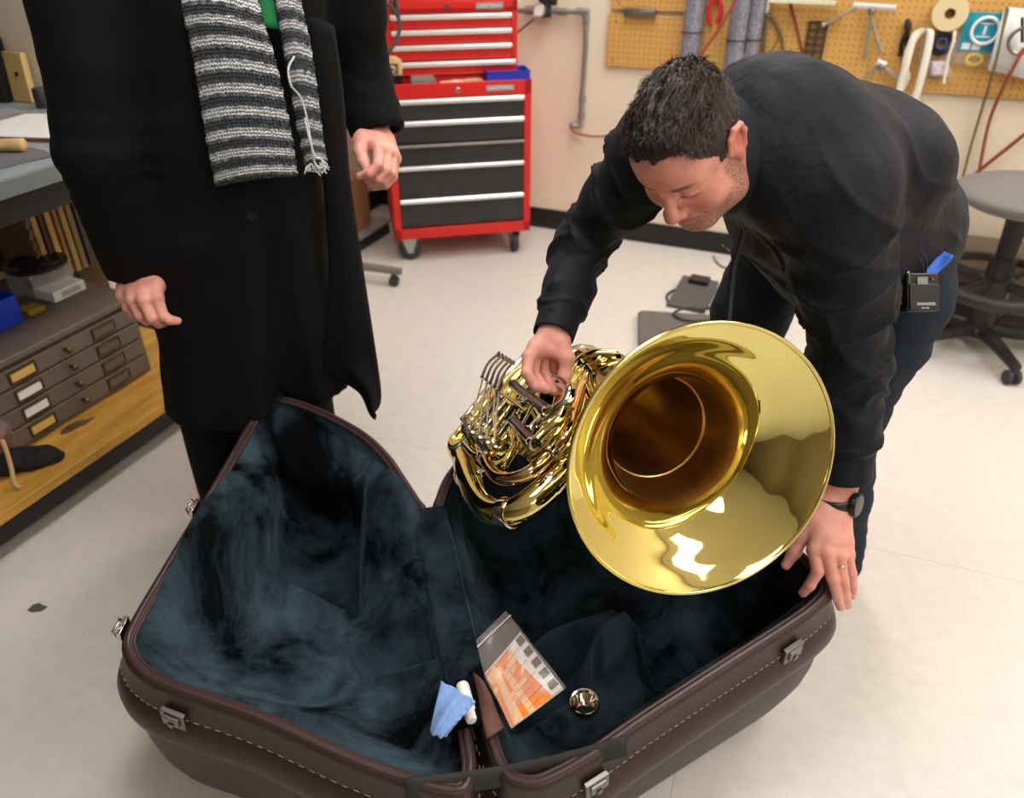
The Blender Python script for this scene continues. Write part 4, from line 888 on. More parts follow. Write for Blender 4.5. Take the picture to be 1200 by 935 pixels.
# trousers and shoes
J = SDF((-1.05,1.3,.02), (-.3,2.15,1.05), .009); J.etube(K['pelvis'], K['pelvis']+V(0,0,-.05), (.16,.115), (.16,.115), gs, k=.03)
for x in 'lr':
    a, k_, n_ = A(K['hip'+x]), A(K['kn'+x]), A(K['an'+x]); J.chain([a, a*.5+k_*.5, k_, n_+np.array([0,0,.01])], [.092,.088,.074,.068], k=.02); J.cut(n_+np.array([0,0,-.05]), (0,0,-1), .1)
npbuild('trousers', [cloth(J, lambda v: fbm(v*np.array([1,1,.4]), 12, 2)*.008, 2)], m_trous, guest)
for x in 'lr':
    n_, t_ = A(K['an'+x]), A(K['toe'+x]); s2 = SDF(np.minimum(n_, t_)-.12, np.maximum(n_, t_)+.12, .006); d = t_-n_; d[2] = 0; d /= np.linalg.norm(d); sd = np.cross(d, [0,0,1]); hl = np.array([n_[0], n_[1], .035])-d*.035
    s2.etube(hl, np.array([t_[0], t_[1], .034])+d*.04, (.037,.034), (.044,.026), sd, k=.01, cap=.8); s2.cone(hl+np.array([0,0,.03]), n_, .034, .034, k=.03); s2.cut((n_[0], n_[1], .003), (0,0,-1), .5); npbuild('shoe', [s2.mesh()], m_shoe, guest)
# scarf and shirt
b = MB(); b.grid(lambda u, v: P(290+40*v, -20+55*u, 1.405+.02*u)-CF*.01*math.sin(math.pi*v), 8, 6); b.build('shirt', m_green, guest, world=True, solid=.004)
def scarf_mat():
    m = M('striped grey knit', (120,124,128), .95, spec=.1, sheen=.3, sheen_col=(200,205,210), sheen_rough=.6); nt = m.node_tree; N = nt.nodes; L = nt.links; b = N['Principled BSDF']
    a = N.new('ShaderNodeAttribute'); a.attribute_name = 'along'; ac = N.new('ShaderNodeAttribute'); ac.attribute_name = 'across'; tc = N.new('ShaderNodeTexCoord')
    n = N.new('ShaderNodeTexNoise'); n.inputs['Scale'].default_value = 110; n.inputs['Detail'].default_value = 4; L.new(tc.outputs['Object'], n.inputs['Vector'])
    def math_(op, x, y):
        q = N.new('ShaderNodeMath'); q.operation = op
        for i, k in enumerate((x, y)):
            if k is None: continue
            if isinstance(k, (int, float)): q.inputs[i].default_value = k
            else: L.new(k, q.inputs[i])
        return q.outputs[0]
    nn = math_('MULTIPLY', math_('SUBTRACT', n.outputs['Fac'], .5), 2.4)
    s = math_('SINE', math_('ADD', math_('MULTIPLY', a.outputs['Fac'], 2*math.pi), nn), None)
    r = N.new('ShaderNodeValToRGB'); e = r.color_ramp.elements; e[0].position = .18; e[0].color = (*srgb(44,50,56), 1); e[1].position = .85; e[1].color = (*srgb(205,205,208), 1); m_ = e.new(.55); m_.color = (*srgb(112,118,124), 1)
    L.new(math_('ADD', math_('MULTIPLY', s, .5), .5), r.inputs['Fac']); L.new(r.outputs['Color'], b.inputs['Base Color'])
    # stitches: little V rows
    st = math_('ABSOLUTE', math_('SINE', math_('MULTIPLY', ac.outputs['Fac'], 26*math.pi), None), None)
    rw = math_('SINE', math_('ADD', math_('MULTIPLY', a.outputs['Fac'], 2*math.pi*6), math_('MULTIPLY', st, 2.0)), None)
    hgt = math_('ADD', math_('ADD', st, math_('MULTIPLY', rw, .6)), math_('MULTIPLY', n.outputs['Fac'], 1.2))
    bp = N.new('ShaderNodeBump'); bp.inputs['Strength'].default_value = .9; bp.inputs['Distance'].default_value = .004; L.new(hgt, bp.inputs['Height']); L.new(bp.outputs['Normal'], b.inputs['Normal']); return m
m_scarf = scarf_mat()
def strand(name, left, right, per, thick, parent, bulge):
    L = smooth_path([P(*q) for q in left], 10); R_ = smooth_path([P(*q) for q in right], 10); n = min(len(L), len(R_)); nc = 40; vs = []; al = []; ac = []
    for i in range(n):
        for k in range(nc):
            t = k/nc*2*math.pi; x = .5-.5*math.cos(t); y = math.sin(t); edge = abs(math.sin(t))**.6*math.copysign(1, y)
            fuz = .0022*math.sin(i*2.1+k*1.7)+.0015*math.sin(i*5.3-k*3.1)
            vs.append(L[i].lerp(R_[i], x)-CF*(edge*thick+bulge*math.sin(math.pi*x)+fuz)+CR*fuz); al.append(i/(n-1)*per); ac.append(x)
    f = [(i*nc+k, i*nc+(k+1) % nc, (i+1)*nc+(k+1) % nc, (i+1)*nc+k) for i in range(n-1) for k in range(nc)]
    f += [(j*nc+k, j*nc+k+1, j*nc+nc-2-k, j*nc+nc-1-k) for j in (0, n-1) for k in range(nc//2-1)]
    return npbuild(name, [(np.array([list(q) for q in vs]), np.array(f))], m_scarf, parent, attr={'along': lambda w: np.array(al), 'across': lambda w: np.array(ac)})
sd_ = lambda q: [(u, v, d+.015+max(0, v)*.00022) for u, v, d in q]
scarf = strand('scarf', [(222,-122,1.335),(200,-70,1.335),(211,0,1.355),(224,55,1.385),(234,115,1.425),(243,170,1.465),(253,218,1.51)], sd_([(282,-122,1.32),(296,-70,1.33),(305,10,1.355),(320,60,1.38),(333,115,1.415),(343,165,1.45),(349,206,1.48)]), 12.6, .011, guest, .02)
strand('scarf_end', sd_([(296,-122,1.34),(312,-70,1.36),(322,0,1.39),(331,50,1.41),(341,110,1.45),(350,160,1.485),(358,196,1.51)]), sd_([(332,-122,1.36),(344,-70,1.38),(352,0,1.405),(363,50,1.43),(372,110,1.465),(378,160,1.50),(383,190,1.52)]), 11.6, .013, scarf, .012)
nk = K['neck']; b = MB(); b.tube([nk+gx*.092*math.cos(a)+V(.6,-.8,0)*(.085*math.sin(a)+.005)+V(0,0,.035-.035*math.sin(a)) for a in [2*math.pi*k/40 for k in range(40)]], .036, 14, closed=True)
lo_ = b.build('scarf_loop', m_scarf, scarf, world=True)
for an in ('along','across'):
    at = lo_.data.attributes.new(an, 'FLOAT', 'POINT'); n_ = len(lo_.data.vertices); at.data.foreach_set('value', np.array([(k//14)*.45 if an == 'along' else (k % 14)/14 for k in range(n_)], np.float32))
b = MB(); b.tube(smooth_path([P(345,66,1.422), P(338,80,1.420), P(341,100,1.434), P(352,114,1.462), P(360,140,1.488), P(364,165,1.508), P(368,188,1.523), P(374,197,1.530), P(379,193,1.529), P(376,186,1.523), P(369,183,1.517), P(362,160,1.497), P(357,138,1.482)], 6), .0022, 6)
for i in range(26):
    t = random.random(); p0 = P(360+t*24, 194-4*t+random.uniform(-3,3), 1.545); b.tube([p0, p0+CR*random.uniform(-.004,.012)-CU*random.uniform(.004,.018)-CF*.006, p0+CR*random.uniform(-.006,.022)-CU*random.uniform(.006,.024)-CF*.008], .0011, 4)
b.build('loose_yarn', M('pale grey yarn', (196,196,198), .95), scarf, world=True)
# ================================================================ red rolling tool cabinet and the chest on top of it
m_red = M('red enamel', (206,34,30), .32, spec=.5, noise_=(4,.04)); m_blkdr = M('black drawer enamel', (44,44,45), .42, noise_=(8,.15)); m_alu = M('brushed aluminium trim', (226,226,224), .34, .6, bump=(300,.1), stretch=(.05,1,1)); m_rub = M('grey caster rubber', (52,52,53), .6); m_zinc = M('zinc plated steel', (176,178,170), .4, .8)
m_white = M('white plastic', (236,236,232), .45); m_blue = M('blue plastic', (28,52,182), .4); m_card = M('brown cardboard', (150,112,76), .85, noise_=(20,.12)); m_grey = M('grey plastic', (128,126,122), .5); m_badge = M('grey badge plate', (150,148,146), .35, .5)
FL, FR = PZ(464,281,.13), PZ(621,269,.13); FL.z = FR.z = 0
cx_ = (FR-FL).normalized(); W = (FR-FL).length; DEP = .43; HB = .845; rz = math.atan2(cx_.y, cx_.x)
cab = thing('rolling_tool_cabinet', 'red rolling tool cabinet with five black drawers, standing on casters in the corner', 'tool cabinet', FL+cx_*W/2+V(-cx_.y,cx_.x,0)*DEP/2, rz)
w2 = W/2; d2 = DEP/2
b = MB()
b.box2((-w2,-d2+.012,.125), (-w2+.034,d2,HB)); b.box2((w2-.034,-d2+.012,.125), (w2,d2,HB)); b.box2((-w2,d2-.01,.125), (w2,d2,HB)); b.box2((-w2,-d2+.012,.125), (w2,d2,.18)); b.box2((-w2,-d2+.012,HB-.06), (w2,d2,HB-.014))
b.box2((-w2,-d2,.125), (-w2+.034,-d2+.014,HB)); b.box2((w2-.034,-d2,.125), (w2,-d2+.014,HB)); b.box2((-w2,-d2,.125), (w2,-d2+.014,.178)); b.box2((-w2,-d2,HB-.062), (w2,-d2+.014,HB)); b.box2((-w2,d2-.012,HB-.02), (w2,d2,HB)); b.box2((-w2,-d2,HB-.02), (-w2+.012,d2,HB)); b.box2((w2-.012,-d2,HB-.02), (w2,d2,HB))
b.build('cabinet_body', m_red, cab, bevel=.003)
def drawer(parent, x0, x1, z0, z1, y, mat, trim=.022, hm=None, n='drawer', lip=True):
    b = MB(); b.box2((x0,y-.006,z0), (x1,y+.30,z1-trim*.7)); b.box2((x0,y-.010,z0), (x1,y,z0+.006)); o = b.build(n, mat, parent, bevel=.002)
    b = MB(); h = z1; b.prism([(y-.020,h-trim),(y-.004,h-trim*1.05),(y-.004,h),(y-.014,h),(y-.020,h-trim*.3)], x0, x1, (0,0,0), Matrix(((0,0,1),(1,0,0),(0,1,0)))); b.build('handle', hm or m_alu, o, bevel=.0015); return o
zs = [HB-.066, HB-.160, HB-.262, HB-.362, HB-.520, .186]
for i in range(5):
    zz = zs[i]; z2 = zs[i+1]+.005
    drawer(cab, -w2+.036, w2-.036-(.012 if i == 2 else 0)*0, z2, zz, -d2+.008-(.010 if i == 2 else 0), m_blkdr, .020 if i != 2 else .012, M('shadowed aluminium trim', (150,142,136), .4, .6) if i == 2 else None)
b = MB(); b.lathe([(0,0),(.012,0),(.012,.006),(.009,.009),(0,.009)], (-.005,-d2,HB-.032), Matrix(((1,0,0),(0,0,-1),(0,1,0))), 16); b.build('lock', m_chrome, cab)
b = MB(); b.box2((.125,-d2-.003,HB-.044), (.255,-d2,HB-.018)); bd = b.build('badge', m_badge, cab, bevel=.001)
text('lettering', 'CRAFTSMAN', bd, .021, (.190,-d2-.0034,HB-.031), mat=m_white)
for sx in (-1,1):
    for sy in (-1,1):
        c = V(sx*(w2-.07), sy*(d2-.06), 0); b = MB(); b.box2((c.x-.045,c.y-.04,.118), (c.x+.045,c.y+.04,.126)); 
        for e in (-1,1): b.prism([(-.040,.118),(.040,.118),(.012,.040),(-.012,.040)], -.002, .002, (c.x+e*.022,c.y,0) if sx > 0 else (c.x,c.y+e*.022,0), Matrix(((0,0,1),(1,0,0),(0,1,0))) if sx > 0 else Matrix(((1,0,0),(0,0,-1),(0,1,0))))
        k = b.build('caster', m_zinc, cab); b = MB(); R = Matrix(((0,0,1),(1,0,0),(0,1,0))) if sx > 0 else Matrix(((1,0,0),(0,0,1),(0,1,0)))
        b.lathe([(.010,-.016),(.046,-.016),(.054,-.011),(.054,.011),(.046,.016),(.010,.016)], (c.x,c.y,.0545), R, 28, capends=True); b.build('wheel', m_rub, k)
# upper chest
UW, UD, UH = .60, .305, .335
up = thing('tool_chest', 'red drawer tool chest with bright trim, on top of the rolling cabinet', 'tool chest', cab.matrix_basis @ V(-.005, d2-UD/2-.015, HB-.0135), rz)
u2, e2 = UW/2, UD/2; b = MB()
b.box2((-u2,-e2+.01,0), (-u2+.022,e2,UH)); b.box2((u2-.022,-e2+.01,0), (u2,e2,UH)); b.box2((-u2,e2-.01,0), (u2,e2,UH)); b.box2((-u2,-e2+.01,0), (u2,e2,.022)); b.box2((-u2,-e2,0), (-u2+.026,-e2+.012,UH)); b.box2((u2-.026,-e2,0), (u2,-e2+.012,UH)); b.box2((-u2,-e2,0), (u2,-e2+.012,.024)); b.box2((-u2,-e2,UH-.05), (u2,e2,UH-.03)); b.box2((-u2,-e2,UH-.052), (u2,-e2+.012,UH-.004))
b.build('chest_body', m_red, up, bevel=.003)
b = MB(); b.prism([(-e2,UH-.004),(e2,UH-.004),(e2,UH+.012),(-e2+.012,UH+.012),(-e2,UH+.004)], -u2, u2, (0,0,0), Matrix(((0,0,1),(1,0,0),(0,1,0)))); b.build('lid', m_red, up, bevel=.002)
us = [UH-.056, UH-.118, UH-.180, UH-.247, .028]
for i in range(4): drawer(up, -u2+.028, u2-.028+(.014 if i == 3 else 0), us[i+1]+.004, us[i], -e2+.006-(.016 if i == 3 else 0), m_red, .020)
b = MB(); b.lathe([(0,0),(.011,0),(.011,.007),(0,.007)], (-.02,-e2,UH-.026), Matrix(((1,0,0),(0,0,-1),(0,1,0))), 14); b.build('lock', m_chrome, up)
b = MB(); b.box2((.110,-e2-.003,UH-.040), (.235,-e2,UH-.014)); bd = b.build('badge', m_badge, up, bevel=.001); text('lettering', 'CRAFTSMAN', bd, .020, (.1725,-e2-.0034,UH-.027), mat=m_white)
CM = cab.matrix_basis
def oncab(x, y): return CM @ V(x, y, HB-.0135)
o = thing('bench_gauge', 'small wooden block gauge with round dial on a black base, left end of red cabinet', 'gauge', oncab(-w2+.055,-d2+.075), rz-.15)
b = MB(); b.box2((-.038,-.03,0), (.038,.03,.045)); b.build('base', m_blackp, o, bevel=.002)
m_pine = M('pale maple wood', (214,180,128), .55, noise_=(14,.18), stretch=(1,6,1)); m_pine2 = M('light pine plywood', (205,176,112), .6, noise_=(10,.15))
b = MB(); b.prism([(-.040,.045),(.040,.045),(.040,.100),(.014,.118),(-.014,.118),(-.040,.100)], -.028, .028, (0,0,0), Matrix(((1,0,0),(0,0,-1),(0,1,0)))); b.build('block', m_pine, o, bevel=.002)
b = MB(); b.box2((-.026,-.0315,.052), (.026,-.028,.094)); b.build('recess_plate', M('brass brown plate', (120,92,52), .4, .5), o)
b = MB(); b.lathe([(.006,0),(.016,0),(.016,.006),(.011,.008),(.006,.005)], (0,-.031,.070), Matrix(((1,0,0),(0,0,-1),(0,1,0))), 18); b.build('dial', m_zinc, o)
o = MB().box2((-.055,-.045,0), (.055,.045,.028)).box2((-.05,-.04,.028), (.05,.04,.034)).build('flat_box', m_grey, bevel=.003); o.matrix_basis = Matrix.Translation(oncab(-.155,-d2+.075)) @ Matrix.Rotation(rz, 4, 'Z'); tag(o, 'flat grey box lying at the front of the red cabinet top', 'box')
for i, (x, y, a, c) in enumerate(((-.03,-.15,.2,(226,206,170)), (.02,-.155,-.3,(232,222,196)), (.07,-.15,.5,(206,176,130)))):
    o = MB(); o.prism([(-.045,-.025),(.045,-.028),(.047,.022),(.0,.030),(-.044,.024)], 0, .006+.003*i); o = o.build('paper_scrap', M('paper scrap %d' % i, c, .8), bevel=.001); o.matrix_basis = Matrix.Translation(oncab(x,y)) @ Matrix.Rotation(rz+a, 4, 'Z'); tag(o, ('cream paper packet left of two others on the red cabinet top', 'whitish paper packet between two others on the red cabinet top', 'tan paper packet nearest the blue tray on the red cabinet top')[i], 'paper', 'paper packets on the red cabinet')
o = thing('parts_tray', 'shallow open blue plastic tray at the right front of the red cabinet', 'tray', oncab(w2-.105,-d2+.075), rz)
b = MB(); b.box2((-.095,-.06,0), (.095,.06,.004)); b.box((0,-.062,.026), (.20,.004,.052)); b.box((0,.062,.026), (.20,.004,.052)); b.box((-.098,0,.026), (.004,.124,.052)); b.box((.098,0,.026), (.004,.124,.052)); b.build('tray', m_blue, o, bevel=.0015)
b = MB(); b.box((0,-.066,.050), (.206,.008,.005)); b.box((0,.066,.050), (.206,.008,.005)); b.build('lip', m_blue, o, bevel=.001)
o = MB(); o.box((0,0,.03), (.07,.05,.06)); o.cyl((.03,0,.03), (.05,0,.03), .02, 12); o = o.build('small_motor', M('dark grey cast metal', (74,70,66), .5, .4), bevel=.004); o.matrix_basis = Matrix.Translation(oncab(w2-.075,-d2+.185)) @ Matrix.Rotation(rz+.2, 4, 'Z'); tag(o, 'small dark grey metal tool behind the blue tray on the cabinet', 'tool')
o = MB(); o.box((0,0,.02), (.26,.12,.04), taper=.92); o.box((0,0,.052), (.22,.09,.024), taper=.8); o = o.build('case_on_chest', M('navy blue plastic', (34,40,92), .45), bevel=.004); o.name = 'tool_pouch'; o.matrix_basis = up.matrix_basis @ Matrix.Translation(V(.13,.0,UH+.0125)); tag(o, 'dark navy case lying on top of the red tool chest', 'case')
# ================================================================ back wall: air pipe, pegboards, hanging tools
WN = -E2
def Wp(u, v, off=0.0): return PP(u, v, CORN+WN*off, WN)
def wl(u, v, off=0.0):
    """wall-local coordinates: along the wall, height"""
    p = Wp(u, v, off)-CORN; return p.dot(E1), p.z
def wthing(name, label, cat, u, v, off=0.0, group=None): return thing(name, label, cat, Wp(u, v, off), TH, group)
m_galv = M('galvanised pipe', (158,160,158), .4, .7, noise_=(40,.15)); m_hose = M('rust red air hose', (150,74,56), .55); m_steel = M('worn steel', (140,134,126), .38, .8, noise_=(20,.2)); m_iron = M('black iron', (44,42,42), .5, .3)
pp = wthing('air_pipe', 'galvanised air line pipe with pressure gauge on the cream wall, right of the tool chest', 'pipe', 690, 70)
pts = [Wp(600,12,.04), Wp(640,13,.04), Wp(672,14,.04), Wp(683,15,.04), Wp(687,20,.04), Wp(687,27,.04), Wp(686,60,.04), Wp(682,118,.04), Wp(681,140,.04), Wp(680,147,.04), Wp(672,147,.05)]
b = MB(); b.tube(pts, .0125, 12); b.build('pipe', m_galv, pp, world=True)
for (u0,v0,u1,v1,r) in ((652,13,664,14,.018),(676,13,690,14,.017),(687,18,687,30,.017),(683,112,682,120,.017),(682,132,681,140,.018),(668,147,678,147,.017),(616,12,624,12,.02)):
    b = MB(); b.tube([Wp(u0,v0,.04), Wp(u1,v1,.04)], r, 12); b.build('fitting', m_galv, pp, world=True)
b = MB(); b.tube([Wp(640,-8,.045), Wp(640,20,.045)], .026, 14); b.tube([Wp(633,-2,.05), Wp(652,2,.05)], .018, 12); b.build('regulator', m_iron, pp, world=True)
Rw = Matrix((E1, V(0,0,1), WN)).transposed()
b = MB(); b.lathe([(0,0),(.030,0),(.030,.018),(.027,.020),(.025,.017),(0,.0165)], Wp(633,12,.07), Rw, 24); g = b.build('gauge', m_zinc, pp, world=True); b = MB(); b.lathe([(0,.0),(.0245,.0)], Wp(633,12,.07)+WN*.0175, Rw, 24); b.build('gauge_face', m_white, g, world=True)
b = MB(); b.tube([Wp(626,22,.06), Wp(604,40,.05), Wp(590,50,.03)], .004, 8); b.build('drain_tube', m_iron, pp, world=True)
b = MB(); b.tube(smooth_path([Wp(670,147,.05), Wp(670,152,.06), Wp(678,157,.07), Wp(700,160,.07), Wp(722,157,.06), Wp(760,150,.05), Wp(800,140,.05)], 8), .0055, 8); o = b.build('air_hose', m_hose); tag(o, 'thin rust red air hose from the pipe end, running behind the bending man', 'hose')
b = MB(); b.tube(smooth_path([P(424,-30,3.1)*1+V(0,0,2.75-P(424,-30,3.1).z), P(424,-30,3.1), P(424,0,3.1), P(421,22,3.1), P(418,55,3.1)], 5), .0075, 8); b.tube(smooth_path([P(440,-30,3.1)+V(0,0,2.75-P(440,-30,3.1).z), P(440,-30,3.1), P(446,-5,3.12), P(462,12,3.15), P(468,26,3.17), P(467,40,3.17), P(460,55,3.15), P(449,65,3.12), P(436,70,3.1), P(426,72,3.1)], 6), .0078, 8); b.tube(smooth_path([P(455,-30,3.15)+V(0,0,2.75-P(455,-30,3.15).z), P(455,-30,3.15), P(464,0,3.15), P(468,26,3.17)], 5), .0075, 8)
o = b.build('hanging_cable', m_rub); tag(o, 'looped black cable hanging in front of the red chest\'s left side', 'cable')
# pegboards
def peg_mat():
    m = M('tan pegboard', (206,158,86), .62, noise_=(5,.06)); nt = m.node_tree; N = nt.nodes; L = nt.links; b = N['Principled BSDF']; tc = N.new('ShaderNodeTexCoord')
    s = N.new('ShaderNodeVectorMath'); s.operation = 'SCALE'; s.inputs['Scale'].default_value = 1/.0254; L.new(tc.outputs['Object'], s.inputs[0])
    fr = N.new('ShaderNodeVectorMath'); fr.operation = 'FRACTION'; L.new(s.outputs[0], fr.inputs[0]); sb = N.new('ShaderNodeVectorMath'); sb.operation = 'SUBTRACT'; sb.inputs[1].default_value = (.5,.5,.5); L.new(fr.outputs[0], sb.inputs[0])
    ml = N.new('ShaderNodeVectorMath'); ml.operation = 'MULTIPLY'; ml.inputs[1].default_value = (1,0,1); L.new(sb.outputs[0], ml.inputs[0]); ln = N.new('ShaderNodeVectorMath'); ln.operation = 'LENGTH'; L.new(ml.outputs[0], ln.inputs[0])
    lt = N.new('ShaderNodeMath'); lt.operation = 'LESS_THAN'; lt.inputs[1].default_value = .13; L.new(ln.outputs['Value'], lt.inputs[0])
    mx = N.new('ShaderNodeMixRGB'); src = b.inputs['Base Color'].links[0].from_socket; L.new(lt.outputs[0], mx.inputs[0]); L.new(src, mx.inputs[1]); mx.inputs[2].default_value = (*srgb(130,90,44), 1); L.new(mx.outputs[0], b.inputs['Base Color']); return m
m_peg = peg_mat()
def board(name, label, a0, z0, a1, z1, off0=.004, off1=.026):
    p = CORN+E1*((a0+a1)/2)+WN*((off0+off1)/2); o = thing(name, label, 'pegboard', (p.x,p.y,z0), TH); b = MB(); b.box2((-(a1-a0)/2,-(off1-off0)/2,0), ((a1-a0)/2,(off1-off0)/2-.001,z1-z0)); b.build('panel', m_peg, o, bevel=.0015)
    b = MB()
    for x in (-(a1-a0)/2+.04, (a1-a0)/2-.04):
        for z in (.03, z1-z0-.03): b.lathe([(0,0),(.006,0),(.006,.003),(0,.004)], (x,-(off1-off0)/2,z), Matrix(((1,0,0),(0,0,-1),(0,1,0))), 10)
    b.build('screws', m_zinc, o); return o
a0, z0 = wl(709,77,.026); a1, _ = wl(806,82,.026); _, zt = wl(712,16,.026); board('pegboard', 'small tan pegboard panel at the left end, above the bending man\'s head', a0, z0, a1, zt)
board('pegboard', 'tan pegboard strip above the small left pegboard panel', a0+.01, zt+.02, a1, 2.0)
b0, zb = wl(812,88,.026); b1, _ = wl(1260,122,.026); zb = wl(1150,113,.026)[1]; board('pegboard', 'long tan pegboard covered with hanging tools on the cream wall', a1+.008, zb, b1+.5, 2.0)
def wt(name, label, cat, pts, r, m, off=.05, n=8, group=None, seg=6, solid=False):
    b = MB(); q = [Wp(u, v, o[0] if o else off) for u, v, *o in pts]; q = smooth_path(q, seg) if len(q) > 2 else q; b.tube(q, lerp_list(r if isinstance(r, (list,tuple)) else [r, r], len(q)), n); o = b.build(name, m); return tag(o, label, cat, group)
b = MB(); b.box2((-.075,-.030,-.016), (.075,-.0005,.016)); b.box2((-.066,-.032,-.009), (.066,-.028,.009)); o = wthing('magnet_bar', 'short grey metal bar on the seam of the left pegboard', 'bar', 751, 14, .027); b.build('bar', m_steel, o, bevel=.002)
# mottled grey tubes
def galv_noise(): return M('mottled grey metal tube', (142,142,156), .42, .35, noise_=(75,.42))
for (u0, v0, u1, v1, r, lab) in ((817,-40,806,82,.045,'mottled grey tube hanging on the left of the dark strip, above the man\'s head'), (866,-40,857,92,.043,'mottled grey tube hanging just right of the dark strip'), (886,-40,876,92,.030,'slimmer grey tube at the right of the mottled tubes')):
    p1 = Wp(u1, v1, .075); p0 = Wp(u0, v0, .075); p0 = p1+(V(0,0,1)*(p0.z-p1.z)*1.6); o = thing('metal_tube', lab, 'tube', p1, TH, 'grey tubes on the pegboard'); b = MB()
    L = p0.z-p1.z; b.lathe([(r*.88,.004),(r*.9,0),(r,.002),(r,L-.002),(r*.9,L),(r*.88,L-.004)], (0,0,0), None, 28, capends=True); b.build('tube', galv_noise(), o)
    b = MB(); b.tube([V(r*1.03*math.cos(a), r*1.03*math.sin(a), .16) for a in [2*math.pi*k/24 for k in range(24)]], .003, 6, closed=True); b.tube([V(0,r,.16), V(0,.045,.16)], .003, 6); b.build('hook', m_iron, o)
b = MB(); p = Wp(851,92,.031); q = Wp(853,-40,.031); o = thing('steel_rule', 'long black strip hanging between the grey tubes', 'strip', p, TH); b.box2((-.021,-.006,0), (.021,0,.62)); b.lathe([(0,0),(.006,0),(.006,.002),(0,.002)], (0,-.006,.6), Matrix(((1,0,0),(0,0,-1),(0,1,0))), 10); b.build('strip', m_iron, o, bevel=.001)
o = thing('pliers', 'red handled pliers hanging between two mottled grey tubes', 'pliers', Wp(838,12,.05), TH); m_redh = M('red rubber grip', (206,32,50), .45); b = MB()
for s_ in (-1,1): b.tube(smooth_path([V(s_*.006,0,.05), V(s_*.022,0,.02), V(s_*.024,0,-.02), V(s_*.014,0,-.052)], 6), [.009]*3+[.010]*3, 10)
b.build('handles', m_redh, o); b = MB(); b.tube([V(0,0,.05), V(0,0,.075)], .012, 10); b.tube([V(-.005,0,.075), V(-.004,0,.12)], [.010,.004], 8); b.tube([V(.005,0,.075), V(.004,0,.12)], [.010,.004], 8); b.build('jaws', m_steel, o); b = MB(); b.tube([V(0,.024,.07), V(0,-.02,.07)], .003, 6); b.build('peg_hook', m_iron, o)
wt('copper_rod', 'thin copper coloured hose slanting across the grey tubes', 'hose', [(870,-12,.16),(858,8,.16),(840,38,.15),(820,66,.14),(808,84,.13)], .0065, m_hose)
o = thing('spindle_rod', 'slim steel rod with a bright bulb near its top, hanging right of the tubes', 'rod', Wp(897,40,.05), TH); b = MB(); b.tube([Wp(902,-30,.05), Wp(899,10,.05), Wp(894,70,.05)], .007, 8); b.build('rod', m_steel, o, world=True); b = MB(); b.lathe([(0,-.03),(.010,-.022),(.014,0),(.010,.02),(0,.03)], Wp(899,8,.05), None, 12); b.build('bulb', m_alu, o, world=True)
wt('wire_hoop', 'brown wire loop hanging right of the slim steel rod', 'wire', [(884,14),(896,16),(906,24),(912,40),(908,54),(900,62)], .004, M('brown wire', (112,84,44), .5)); wt('spring_strip', 'olive curved strip beside the brown wire loop', 'strip', [(880,10,.035),(898,14,.035),(910,28,.035),(917,48,.035),(916,70,.035)], .006, M('olive metal', (120,104,56), .5, .3))
o = thing('bench_clamp', 'small cream clamp jutting out low on the pegboard beside the tubes', 'clamp', Wp(878,72,.06), TH); b = MB(); b.box2((-.04,-.03,.022), (.045,.03,.032)); b.box2((-.04,-.03,-.038), (.03,.03,-.028)); b.box2((-.044,-.02,-.038), (-.034,.02,.032)); b.build('jaw', M('cream enamel', (206,186,150), .5), o, bevel=.002); b = MB(); b.cyl((0,0,-.06), (0,0,.02), .006, 10); b.cyl((-.03,0,.052), (-.03,0,.03), .009, 10); b.build('screw', m_steel, o)
wt('hose_drop', 'thin dark red hose hanging left of the drilled plate', 'hose', [(922,-20),(926,4),(933,30),(941,66),(945,90)], .0065, M('dark red hose', (126,58,46), .5))
o = thing('drilled_plate', 'dark steel plate drilled with two columns of square holes', 'plate', Wp(954,56,.035), TH); b = MB(); wd, ht = .040, .105
b.box2((-wd,-.006,-ht), (-wd+.012,0,ht)); b.box2((wd-.012,-.006,-ht), (wd,0,ht)); b.box2((-.006,-.006,-ht), (.006,0,ht))
for k in range(8): z = -ht+k*(2*ht-.012)/7; b.box2((-wd,-.006,z), (wd,0,z+.012))
b.build('plate', M('dark drilled steel', (86,74,56), .5, .4), o)
def tee(name, label, u, v, bar, legs, m=m_zinc):
    o = thing(name, label, 'clamp', Wp(u, v, .05), TH); b = MB(); b.tube([Wp(*bar[0],.08), Wp(*bar[1],.08)], .013, 12); b.build('bar', m_alu, o, world=True)
    for l in legs: b = MB(); b.tube([Wp(*l[0],.07), Wp(*l[1],.05)], .0065, 8); b.tube([Wp(*l[1],.05), Wp(l[1][0]+(l[1][0]-l[0][0])*.08, l[1][1]+(l[1][1]-l[0][1])*.08, .05)], .010, 8); b.build('leg', m, o, world=True)
    b = MB(); b.lathe([(0,-.02),(.018,-.015),(.018,.015),(0,.02)], Wp(u, v+4, .075), Rw, 12); b.build('joint', m_steel, o, world=True)
tee('tripod_tool', 'large chrome tee tool with splayed legs hanging high on the pegboard', 1022, 8, ((1000,6),(1050,9)), (((1005,8),(967,28)), ((1018,12),(1031,56)), ((1022,14),(1014,64))))
tee('tripod_tool', 'smaller chrome tee tool hanging low, nearest the man\'s back', 1033, 74, ((1028,72),(1038,76)), (((1030,76),(1014,90)), ((1036,78),(1052,92))))
